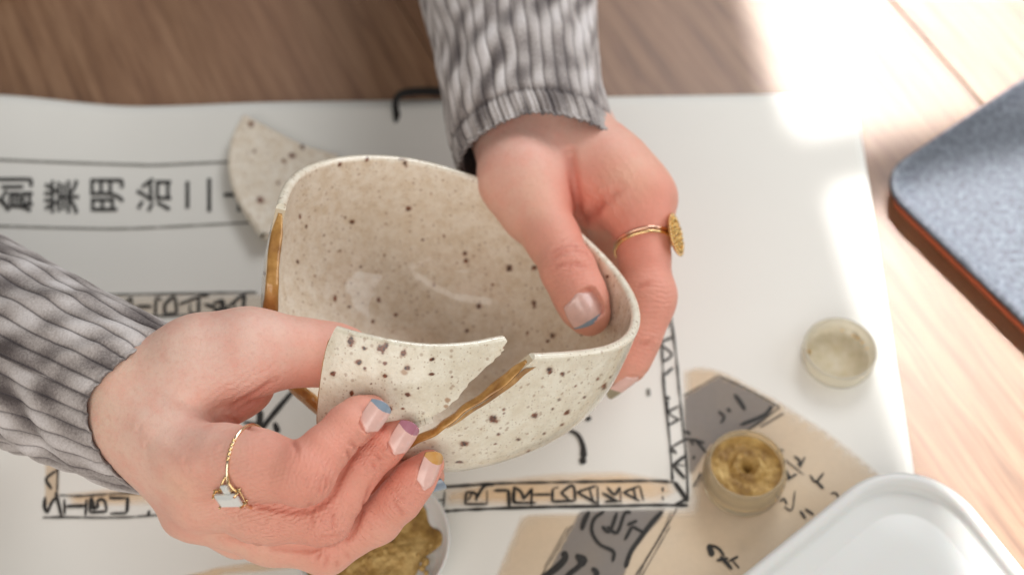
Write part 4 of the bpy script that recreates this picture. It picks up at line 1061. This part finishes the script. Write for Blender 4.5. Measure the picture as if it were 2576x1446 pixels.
# near hand (pinching the shard)
palm = Limb()
palm.chain([J(60, 880, .565, 130), J(255, 980, .526, 135)], .008)
palm.chain([J(255, 980, .520, 118), J(420, 1070, .499, 108)], .010)
palm.chain([J(330, 965, .503, 104), J(470, 922, .499, 92), J(610, 895, .499, 88)], .008)
palm.chain([J(340, 1050, .501, 105), J(485, 1155, .484, 78)], .010)
palm.chain([J(350, 1090, .502, 98), J(500, 1235, .488, 73)], .008)
palm.chain([J(380, 1110, .505, 86), J(505, 1275, .495, 68)], .008)
palm.chain([J(400, 1130, .507, 72), J(468, 1286, .503, 60)], .006)
palm.chain([J(480, 1000, .510, 96), J(575, 1000, .510, 60)], .008)
thenar = Limb().chain([J(560, 960, .508, 60), J(610, 975, .508, 58), J(630, 960, .508, 60)], .006)
thenar.chain([J(610, 985, .506, 50), J(560, 1040, .502, 44)], .006)
thumb = Limb().chain([J(520, 895, .498, 96), J(630, 880, .498, 90), J(700, 882, .500, 80), J(775, 887, .503, 76), J(848, 893, .5055, 70), J(868, 896, .506, 66)], .006)
index = Limb().chain([J(470, 1150, .484, 72), J(560, 1155, .478, 82), J(640, 1170, .473, 85), J(758, 1192, .466, 79)], .006)
index.chain([J(758, 1192, .466, 79), J(768, 1188, .465, 77)], .002)
index.chain([J(764, 1190, .466, 77), J(814, 1134, .468, 61), J(877, 1072, .4725, 57), J(905, 1050, .477, 54), J(932, 1034, .4805, 42)], .002)
middle = Limb().chain([J(500, 1240, .490, 74), J(660, 1285, .488, 76), J(815, 1305, .484, 66)], .006)
middle.chain([J(817, 1306, .484, 66), J(866, 1232, .485, 58), J(905, 1176, .485, 54), J(962, 1122, .486, 52), J(1014, 1086, .4885, 37)], .003)
ringf = Limb().chain([J(500, 1290, .500, 72), J(680, 1350, .502, 64), J(818, 1382, .500, 60)], .006)
ringf.chain([J(820, 1383, .500, 60), J(950, 1308, .496, 55), J(1005, 1255, .492, 52), J(1042, 1208, .492, 48), J(1080, 1168, .4925, 38)], .004)
pinky = Limb().chain([J(470, 1292, .506, 60), J(600, 1345, .509, 50), J(760, 1345, .514, 48), J(900, 1270, .514, 45), J(985, 1200, .510, 42), J(1060, 1198, .508, 36), J(1085, 1198, .508, 30)], .006)
def seg(j0, j1): return (j0[0], j1[0])
nails_l = [
    dict(px=((921, 1086), (971, 1014), .476, cv(.50, .12, .82)), dz=.001, W=.0044, tip=.80, mats=[NAILB, T_BLUE]),
    dict(px=((992, 1143), (1044, 1066), .486, cv(.52, .10, .80)), dz=.001, W=.0044, tip=.74, mats=[NAILB, T_MAUVE]),
    dict(px=((1067, 1233), (1107, 1139), .491, cv(.62, .12, .74)), dz=.001, W=.0042, tip=.74, mats=[NAILB, T_YEL]),
    dict(at=(*seg(J(985, 1200, .510, 44), J(1085, 1198, .508, 32)), .55, 1.32, cv(.15, -.72, .60)), W=.0036, tip=.5, mats=[NAILB, T_BLUE]),
]
blobs_l = [(780, 1200, .465, .020, PINK, .75), (830, 1330, .475, .018, PINK, .6), (700, 1340, .475, .02, PINK, .4), (300, 980, .495, .035, PALE, .7), (480, 960, .485, .025, PALE, .5), (660, 1180, .465, .014, PINK, .45), (820, 1410, .485, .014, PINK, .5), (870, 880, .505, .016, PINK, .75), (760, 960, .50, .014, RED, .55), (640, 990, .50, .020, PINK, .75), (640, 1040, .495, .012, RED, .55),
           (740, 1110, .462, .013, PINK, .7), (860, 1060, .470, .014, PINK, .8), (930, 1020, .478, .010, RED, .35), (800, 1220, .458, .012, PINK, .5), (800, 1150, .46, .012, PINK, .5),
           (940, 1110, .478, .015, PINK, .7), (985, 1080, .484, .010, RED, .35), (850, 1310, .47, .012, PINK, .4), (1040, 1160, .487, .014, RED, .60), (990, 1230, .484, .016, PINK, .6),
           (830, 1395, .482, .012, PINK, .55), (1000, 1180, .50, .018, RED, .5), (490, 1185, .475, .011, PINK, .45), (497, 1185, .4735, .0017, RED, .8), (480, 1150, .478, .012, PINK, .25),
           (440, 1310, .49, .010, PINK, .45), (300, 900, .49, .030, YEL, .35), (270, 1030, .49, .03, YEL, .4), (450, 990, .48, .026, PALE, .55), (560, 1250, .47, .02, PINK, .25), (450, 1225, .475, .007, YEL, .5), (620, 900, .48, .02, PALE, .3), (700, 800, .49, .02, PALE, .25), (440, 925, .478, .0009, (.45, .2, .14), .7)]
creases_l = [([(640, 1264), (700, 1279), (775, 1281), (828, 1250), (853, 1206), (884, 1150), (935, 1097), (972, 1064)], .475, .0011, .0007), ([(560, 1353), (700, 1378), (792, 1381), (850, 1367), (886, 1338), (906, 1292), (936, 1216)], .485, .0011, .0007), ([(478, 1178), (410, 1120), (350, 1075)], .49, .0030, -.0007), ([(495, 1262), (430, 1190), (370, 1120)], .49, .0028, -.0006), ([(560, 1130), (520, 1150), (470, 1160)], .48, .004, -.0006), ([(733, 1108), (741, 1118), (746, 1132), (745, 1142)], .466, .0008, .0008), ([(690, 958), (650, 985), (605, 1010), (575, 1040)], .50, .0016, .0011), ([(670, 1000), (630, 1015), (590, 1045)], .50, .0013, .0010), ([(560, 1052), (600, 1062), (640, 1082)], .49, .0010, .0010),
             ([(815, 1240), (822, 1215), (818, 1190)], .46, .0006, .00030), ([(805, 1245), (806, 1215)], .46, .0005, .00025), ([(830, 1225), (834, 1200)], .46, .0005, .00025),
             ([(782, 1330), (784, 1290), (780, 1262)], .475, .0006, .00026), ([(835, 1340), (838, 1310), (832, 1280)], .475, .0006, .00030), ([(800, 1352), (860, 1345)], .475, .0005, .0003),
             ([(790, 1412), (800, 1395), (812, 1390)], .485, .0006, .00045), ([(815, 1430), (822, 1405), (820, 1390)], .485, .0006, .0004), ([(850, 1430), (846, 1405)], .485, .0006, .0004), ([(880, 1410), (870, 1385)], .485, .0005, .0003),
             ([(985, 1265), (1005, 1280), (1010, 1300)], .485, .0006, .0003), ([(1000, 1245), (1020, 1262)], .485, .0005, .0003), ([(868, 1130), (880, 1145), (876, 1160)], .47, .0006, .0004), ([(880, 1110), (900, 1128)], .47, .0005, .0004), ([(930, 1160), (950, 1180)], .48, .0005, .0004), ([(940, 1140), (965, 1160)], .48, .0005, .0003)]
rings_l = [(800, 1215, .459, .010, 1, .3, .0016), (830, 1310, .47, .010, 1, .4, .0016), (830, 1400, .482, .010, 1, .2, .0014), (1000, 1260, .483, .010, 1, -.9, .0017), (885, 1120, .468, .009, 1, -1, .0014), (620, 985, .49, .012, .6, 1, .0022), (950, 1150, .478, .009, 1, -1, .0014), (650, 1310, .47, .02, .3, 1, .0015), (900, 1350, .48, .014, 1, -1, .0022)]
groups_l = [(thenar, .004), (thumb, .012), (index, .007), (middle, .006), (ringf, .006), (pinky, .005)]
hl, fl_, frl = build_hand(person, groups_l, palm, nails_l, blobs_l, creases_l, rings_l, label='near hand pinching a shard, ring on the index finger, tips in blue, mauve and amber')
for nl, fr in zip(nails_l, frl): nail_mesh(fr, nl['W'], nl['tip'], nl['mats'], hl)

# far hand (holding the bowl, thumb inside)
palm = Limb()
palm.chain([J(1560, 450, .578, 60), J(1634, 505, .574, 56)], .006)
palm.chain([J(1290, 60, .655, 150), J(1345, 290, .610, 150)], .014)
palm.chain([J(1300, 330, .600, 118), J(1320, 450, .577, 104)], .010)
palm.chain([J(1400, 330, .600, 118), J(1510, 420, .585, 90), J(1585, 485, .575, 88)], .014)
palm.chain([J(1420, 320, .612, 100), J(1530, 440, .607, 80)], .012)
palm.chain([J(1350, 330, .615, 110), J(1440, 450, .625, 85)], .012)
palm.chain([J(1430, 420, .598, 75), J(1500, 520, .588, 52)], .012)
thumb = Limb().chain([J(1312, 450, .578, 106), J(1345, 525, .571, 86), J(1390, 600, .561, 66), J(1430, 680, .551, 66), J(1458, 740, .547, 64), J(1474, 778, .546, 56), J(1484, 796, .5465, 46)], .004)
index = Limb().chain([J(1580, 485, .577, 88), J(1612, 560, .570, 70), J(1620, 640, .566, 61), J(1630, 738, .562, 63), J(1625, 780, .560, 57)], .005)
index.chain([J(1628, 760, .561, 62), J(1603, 850, .559, 52), J(1580, 905, .559, 47), J(1560, 945, .560, 35)], .006)
middle = Limb().chain([J(1520, 470, .603, 78), J(1560, 620, .607, 62), J(1560, 720, .612, 60), J(1490, 830, .605, 50), J(1420, 900, .600, 40)], .008)
ringf = Limb().chain([J(1470, 470, .618, 74), J(1500, 620, .630, 58), J(1480, 720, .640, 55), J(1400, 800, .640, 48), J(1340, 850, .636, 38)], .008)
pinky = Limb().chain([J(1420, 460, .632, 66), J(1430, 580, .646, 50), J(1400, 680, .652, 46), J(1330, 740, .655, 36)], .008)
nails_r = [dict(px=((1452, 738), (1495, 814), .54, cv(.18, .10, .95)), dz=.0015, W=.0074, tip=.90, mats=[NAILB, T_BLUE]),
           dict(at=(*seg(J(1590, 885, .559, 48), J(1560, 945, .560, 35)), .62, 2.05, cv(.58, -.45, .62)), W=.0046, tip=.70, mats=[NAILB, T_OLIVE])]
blobs_r = [(1320, 420, .56, .018, PALE, .5), (1430, 640, .54, .020, PINK, .75), (1400, 600, .56, .012, RED, .4), (1300, 370, .585, .028, PALE, .7), (1450, 360, .585, .02, PALE, .5), (1480, 700, .54, .012, RED, .3), (1590, 560, .56, .022, RED, .35), (1650, 660, .555, .016, PINK, .7), (1640, 780, .55, .018, PINK, .9), (1600, 880, .55, .016, PINK, .9), (1480, 560, .57, .018, RED, .7), (1540, 480, .565, .018, PINK, .7), (1440, 480, .57, .012, RED, .5), (1440, 680, .535, .014, PINK, .45),
           (1480, 790, .535, .012, RED, .3), (1370, 760, .54, .010, PINK, .4), (1300, 380, .57, .022, PINK, .25), (1480, 370, .58, .02, PINK, .25), (1330, 480, .55, .012, YEL, .55), (1590, 450, .56, .010, YEL, .4), (1670, 500, .56, .012, RED, .45), (1580, 620, .555, .014, RED, .5), (1250, 480, .56, .02, PINK, .3)]
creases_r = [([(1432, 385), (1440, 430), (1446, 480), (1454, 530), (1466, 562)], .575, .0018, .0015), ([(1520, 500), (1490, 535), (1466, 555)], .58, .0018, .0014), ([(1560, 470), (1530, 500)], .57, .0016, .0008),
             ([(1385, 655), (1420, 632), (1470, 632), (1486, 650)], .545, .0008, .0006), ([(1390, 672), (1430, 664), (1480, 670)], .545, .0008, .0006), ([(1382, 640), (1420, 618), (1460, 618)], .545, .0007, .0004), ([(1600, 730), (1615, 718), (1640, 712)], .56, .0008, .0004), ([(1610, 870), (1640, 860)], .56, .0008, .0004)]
rings_r = [(1435, 655, .540, .011, .25, 1, .0022), (1650, 740, .552, .010, 0, 1, .0020), (1625, 860, .552, .008, -.3, 1, .0018), (1540, 500, .565, .012, 1, -.6, .0035)]
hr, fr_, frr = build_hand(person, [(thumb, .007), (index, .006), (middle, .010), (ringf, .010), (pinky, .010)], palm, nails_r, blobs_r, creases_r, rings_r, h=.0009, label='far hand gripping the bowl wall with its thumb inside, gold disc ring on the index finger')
for nl, fr in zip(nails_r, frr): nail_mesh(fr, nl['W'], nl['tip'], nl['mats'], hr)

# ------------------------------------------------------------ sleeves
VELVET = mat_velvet()
def sleeve(name, stations, hemoff, ribs, folds, seed, band=None, flat=.86, twist=0.0, shrink=6.5, **k):
    # stations run from the cuff up the arm: (px, py, d, half width px)
    St = np.array([np.r_[pt(a, b, d), w * d / F] for a, b, d, w in stations])
    ns, na = 420, 640
    Q = polyline(St, 200); L = np.r_[0, np.cumsum(np.linalg.norm(np.diff(Q[:, :3], axis=0), axis=1))]
    s = np.linspace(0, 1, ns) ** 1.15 * (L[-1] - .01); th = np.linspace(0, 2 * np.pi, na, endpoint=False)
    TH_, S_ = np.meshgrid(th, s, indexing='ij')
    off = hemoff(TH_)
    arc = np.clip(S_ + off * np.exp(-S_ / .035), -.05, L[-1] - .001)
    def at(v):
        vv = np.clip(v, 0, L[-1]); c = np.stack([np.interp(vv, L, Q[:, i]) for i in range(4)], -1)
        T0 = unit(Q[0, :3] - Q[4, :3]); c[..., :3] += T0 * np.clip(-v, 0, 1)[..., None]; return c
    c = at(arc)
    Tn = unit(np.gradient(Q[:, :3], axis=0)); T_ = unit(np.stack([np.interp(np.clip(arc, 0, L[-1]), L, Tn[:, i]) for i in range(3)], -1))
    near = unit(BK - T_ * (T_ @ BK)[..., None]); sd = np.cross(near, T_)
    thw = TH_
    r = c[..., 3] * (1 - shrink * np.clip(-arc, 0, .03))
    fz = np.zeros_like(r)
    for (t1, s1, t2, s2, w, a) in folds:
        p = np.array([t1 * .028, s1]); q = np.array([t2 * .028, s2]); e = q - p
        tt = (TH_ + np.pi) % (2 * np.pi) - np.pi
        X = np.stack([tt * .028, S_], -1); u = np.clip(((X - p) @ e) / (e @ e), 0, 1); dd = np.linalg.norm(X - p - u[..., None] * e, axis=-1)
        fz += .85 * a * np.exp(-(dd / w) ** 2) * (np.sin(np.pi * np.clip(u, .08, .92)) ** .5)
    flat2 = np.stack([np.cos(TH_) * .03, np.sin(TH_) * .03, S_], -1).reshape(-1, 3)
    fz += (0.0004 * fnoise(flat2 * [1, 1, .6], 26, seed) + 0.0002 * fnoise(flat2 * [1, 1, 1.2], 60, seed + 1)).reshape(r.shape) * smoothstep(.0, .02, S_)
    wand = .015 * fnoise(np.c_[S_.ravel() * 22, TH_.ravel() * .7], 1.0, seed + 4).reshape(r.shape)
    ph = (TH_ + twist * S_ + wand * smoothstep(.0, .03, S_)) * ribs / (2 * np.pi); fr = ph - np.floor(ph); cell = np.floor(ph).astype(int) % ribs
    prof = 1 - np.abs(2 * fr - 1) ** 3
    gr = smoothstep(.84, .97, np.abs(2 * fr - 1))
    rr = RNG.uniform(-1, 1, ribs)
    pile_sheen = .44 + .21 * fnoise(np.c_[(S_ + .0025 * rr[cell]).ravel() * 42, ph.ravel() * .33], 1.0, seed + 7, 14).reshape(r.shape) + .05 * rr[cell][...]  # crushed pile pattern, its sheen painted in as lighter and darker colour
    pile_sheen += .18 * (prof - .5)
    pile_sheen += np.clip(fz / .004, -.35, .35) * .5  # fold light and shade painted in: ridges lighter, hollows darker
    r2 = r + fz + .0011 * prof
    hem = np.exp(-((S_ - .0022) / .0012) ** 2); r2 = r2 - .0006 * hem
    if band:
        b = np.exp(-((S_ - band) / .0016) ** 2); r2 = r2 - .0011 * b; pile_sheen -= .25 * b
        inb = S_ < band; r2 = r2 + np.where(inb, .0004 * np.sin(TH_ * ribs * 2.3), 0)
    jit = .0006 * np.sin(TH_ * 23 + seed) + .0004 * np.sin(TH_ * 61)
    P = c[..., :3] + near * (np.cos(TH_) * r2 * flat)[..., None] + sd * (np.sin(TH_) * r2)[..., None] - T_ * (jit * np.exp(-S_ / .004))[..., None]
    # turn the edge in and back up inside
    rows_in = []
    for q, (back, inn) in enumerate(((-.0005, .0006), (.0004, .0014), (.004, .0018), (.014, .0022), (.03, .003))):
        cc = c[:, 0, :3] + T_[:, 0] * back; rx = r2[:, 0] - inn
        rows_in.append(cc + near[:, 0] * (np.cos(th) * rx * flat)[:, None] + sd[:, 0] * (np.sin(th) * rx)[:, None])
    A = np.concatenate([np.stack(rows_in[::-1], 1), P], 1)
    m = A.shape[1]; V = A.reshape(-1, 3)
    ex = np.zeros((na, 5))
    o = mesh('sleeve', V, grid_faces(na, m, True), VELVET, person, **k)
    attr(o, 'pile_sheen', np.concatenate([ex + .2, np.clip(pile_sheen, 0, 1)], 1).ravel()); attr(o, 'groove', np.concatenate([ex, gr], 1).ravel())
    return o
PXM = lambda px, d: px * d / F
def hem_l(th):
    near = np.clip(np.cos(th), 0, 1); up = np.sin(th)
    return PXM(55, .508) * near ** 1.2 - PXM(120, .508) * np.clip(up, 0, 1) ** 1.5 - PXM(50, .508) * np.clip(-up, 0, 1) - .004 * np.clip(-np.cos(th), 0, 1)
HS = -1.0
sleeve('sleeve', [(372, 1028, .508, 207), (260, 975, .516, 212), (130, 915, .528, 216), (0, 850, .545, 222), (-250, 730, .58, 228), (-700, 520, .65, 235)], hem_l, 32,
       [(1.4, .012, .2, .028, .005, .0022), (1.5, .03, .3, .05, .006, .003), (1.6, .045, .6, .07, .006, .0034), (1.7, .06, .9, .09, .006, .003), (.9, .02, -.2, .05, .004, -.0016), (-1.2, .0, -.5, .03, .004, .0018), (-1.4, .02, -.4, .06, .005, .002), (-1.5, .05, -.2, .1, .007, .0022), (.3, .07, 1.2, .075, .006, .0024), (-.8, .006, -.2, .02, .003, .0016)],
       5, None, .84, 0.5, label='near sleeve of grey ribbed velvet pushed back on the wrist')
def hem_r(th):
    near = np.clip(np.cos(th), 0, 1); return -PXM(26, .60) * near ** 1.3 - PXM(70, .60) * np.clip(-np.sin(th), 0, 1) + .002 * np.clip(-np.cos(th), 0, 1)
sleeve('sleeve', [(1350, 385, .592, 197), (1325, 300, .604, 198), (1308, 210, .616, 196), (1296, 120, .632, 202), (1280, 0, .652, 214), (1255, -200, .69, 222), (1220, -600, .78, 235)], hem_r, 40,
       [(.9, .035, -.9, .05, .005, .0022), (-.9, .012, -1.1, .06, .005, .0024), (.7, .02, 1.3, .05, .006, .0022), (.3, .05, 1.2, .03, .005, -.0016), (-.6, .06, .2, .09, .006, .002), (1.0, .06, .8, .1, .006, .0022), (-1.3, .05, -.9, .11, .006, .0026)],
       15, .0125, .88, -0.3, -1.5, label='far sleeve of grey ribbed velvet coming down from the top of the picture')

# ------------------------------------------------------------ rings
GOLDM = mat_metal('yellow_gold', (0.86, 0.60, 0.30), .16); ROSE = mat_metal('rose_gold', (0.84, 0.52, 0.38), .14); TEXG = mat_metal('hammered_gold', (0.82, 0.56, 0.22), .28, .9)
GEM = NT('clear_gem'); GEM.set(Base_Color=(.97, .985, .95, 1), Roughness=.05, Transmission_Weight=.25, IOR=2.0); GEM = GEM.m
def ring_on(f, c, n, r, nn=120, ns=10, shift=0.0, lift=.0002):
    n = unit(n); e1 = unit(BK - n * (BK @ n)); e2 = np.cross(n, e1); Rr = []
    c = c + n * shift
    for i in range(nn):
        a = 2 * np.pi * i / nn; d = e1 * math.cos(a) + e2 * math.sin(a); Rr.append(np.linalg.norm(onto(f, c, d, 30) - c))
    Rr = np.clip(np.array(Rr), 0, .017); k = np.ones(13) / 13; Rr = np.convolve(np.r_[Rr[-6:], Rr, Rr[:6]], k, 'valid') + lift + r * .4; V = []
    for i in range(nn):
        a = 2 * np.pi * i / nn; d = e1 * math.cos(a) + e2 * math.sin(a)
        for j in range(ns):
            b = 2 * np.pi * j / ns; V.append(c + d * Rr[i] + (d * math.cos(b) + n * math.sin(b)) * r)
    return np.array(V), grid_faces(nn, ns, True, True), n
def torus(c, n, R_, r, ref, wav=0, nn=120, ns=12, sx=1.0, amp=.25):
    n = unit(n); e1 = unit(ref - n * (np.asarray(ref) @ n)); e2 = np.cross(n, e1); V = []
    for i in range(nn):
        a = 2 * np.pi * i / nn; rad = e1 * math.cos(a) * sx + e2 * math.sin(a); rr = r * (1 + amp * math.sin(a * wav)) if wav else r
        for j in range(ns):
            b = 2 * np.pi * j / ns; V.append(c + rad * R_ + (unit(rad) * math.cos(b) + n * math.sin(b)) * rr)
    return np.array(V), grid_faces(nn, ns, True, True), e1, e2, n
# slim ring with a baguette stone
rc = pt(628, 1172, .4745); rn = cv(.93, -.05, .36)
R_ = PXM(91, .4755)
ring1 = empty('gem_ring', tuple(rc), label='slim gold ring with a rectangular clear stone on the near hand index finger', cat='ring'); upd()
V, Fq, n_ = ring_on(fl_, rc, rn, .0006)
mesh('band', V, Fq, mat_metal('pale_gold', (0.88, 0.70, 0.50), .12), ring1)
# direction round the finger where the stone sits: towards the lower left of the photograph
gdir = unit(cv(-.30, -.62, .72)); gdir = unit(gdir - n_ * (gdir @ n_)); gt = np.cross(n_, gdir)
R_ = np.linalg.norm(onto(fl_, rc, gdir, 30) - rc) + .0004
gc = rc + gdir * (R_ + .0010)
def box(c, ax, ay, az, hx, hy, hz, tap=.6, mid=None):
    V = []
    for z, s in ((-1, .6), (-.1, 1.0), (.35, 1.0), (1, tap)):
        for x, y in ((-1, -1), (1, -1), (1, 1), (-1, 1)): V.append(c + ax * hx * x * s + ay * hy * y * s + az * hz * z)
    Fc = [(3, 2, 1, 0), (12, 13, 14, 15)]
    for q in range(3):
        for j in range(4): Fc.append((q * 4 + j, q * 4 + (j + 1) % 4, q * 4 + 4 + (j + 1) % 4, q * 4 + 4 + j))
    return V, Fc
gx = unit(n_ * .97 + gt * -.16); gy = unit(np.cross(gdir, gx))
V, Fc = box(gc + gdir * .0012, gx, gy, gdir, .0046, .0026, .0017); mesh('stone', V, Fc, GEM, ring1, smooth=False)
sgn = 1 if proj(gc + gt * .004)[1] < proj(gc)[1] else -1
sc2 = gc + gt * sgn * .0042 - gdir * .0003
V, Fc = box(sc2 + gdir * .0008, gx, gy, gdir, .0012, .0016, .0013, .35); mesh('stone', V, Fc, GEM, ring1, smooth=False)
def ball(c, r, n=8, m=6):
    V = [c + r * np.array([math.sin(math.pi * i / m) * math.cos(2 * math.pi * j / n), math.sin(math.pi * i / m) * math.sin(2 * math.pi * j / n), math.cos(math.pi * i / m)]) for i in range(m + 1) for j in range(n)]
    return V, grid_faces(m + 1, n, False, True)
for sx_ in (-1, 1):
    for sy_ in (-1, 1):
        a = gc + gx * .0047 * sx_ + gy * .0026 * sy_; V, Fc = tube_mesh([a - gdir * .001, a + gdir * .0014, a + gdir * .0027 - gx * .0005 * sx_ - gy * .0003 * sy_], [.00045, .00045, .0004], 8); mesh('claw', V, Fc, GOLDM, ring1)
V, Fc = tube_mesh([gc + gx * .0050 * x - gdir * .0002 + gy * .0029 * y for x, y in ((-1, -1), (1, -1), (1, 1), (-1, 1), (-1, -1))], .0005, 8); mesh('setting', V, Fc, GOLDM, ring1)
for sx_ in (-1, 1):
    V, Fc = tube_mesh(polyline([gc + gx * .0038 * sx_ + gt * sgn * .002, gc + gx * .0025 * sx_ + gt * sgn * .0040, gc + gx * .0012 * sx_ + gt * sgn * .0062 - gdir * .0008, rc + unit(gdir + gt * sgn * .75) * R_], 16), .00042, 8); mesh('leaf_shank', V, Fc, GOLDM, ring1)
for q in range(5):
    a = .95 + q * .115; q_ = unit(gdir * math.cos(a) + gt * sgn * math.sin(a)); p = onto(fl_, rc, q_, 30) + q_ * .0006; V, Fc = ball(p, .00075); mesh('bead', V, Fc, GOLDM, ring1)
# double band with a gold disc
rc = pt(1617, 622, .5685); rn = cv(.16, -.86, .48); R_ = PXM(72, .5685)
ring2 = empty('disc_ring', tuple(rc), label='rose gold double band ring with a textured gold disc on the far hand index finger', cat='ring'); upd()
for sh, m_ in ((-.0008, ROSE), (.0007, GOLDM)):
    V, Fq, n_ = ring_on(fr_, rc, rn, .00065, shift=sh); mesh('band', V, Fq, m_, ring2)
dd = unit(cv(.90, .02, .42)); dd = unit(dd - n_ * (dd @ n_) * .6); R_ = np.linalg.norm(onto(fr_, rc, dd, 30) - rc); dcn = rc + dd * (R_ + .0022) + cv(0, .002, 0)
ya = unit(UP * .95 - RX * .33 - dd * (dd @ (UP * .95 - RX * .33))); za_ = np.cross(dd, ya)
V = []
for i in range(64):
    a = 2 * np.pi * i / 64
    for r_, h_ in ((0, -.0008), (.9, -.0008), (1.0, -.0003), (1.0, .0003), (.93, .0006), (.85, .0004), (.5, .0006), (0, .0007)):
        V.append(dcn + (ya * math.cos(a) + za_ * math.sin(a)) * r_ * .0084 + dd * h_)
mesh('disc', V, grid_faces(64, 8, True), TEXG, ring2)
for k_ in range(3):
    for q in range((6, 13, 20)[k_]):
        a = 2 * np.pi * q / (6, 13, 20)[k_]; V, Fc = ball(dcn + (ya * math.cos(a) + za_ * math.sin(a)) * (.0021, .0043, .0065)[k_] + dd * .0006, .00085, 7, 4); mesh('bead', V, Fc, TEXG, ring2)
for q in range(34):
    a = 2 * np.pi * q / 34; V, Fc = ball(dcn + (ya * math.cos(a) + za_ * math.sin(a)) * .0083 + dd * .0003, .0006, 6, 4); mesh('bead', V, Fc, GOLDM, ring2)
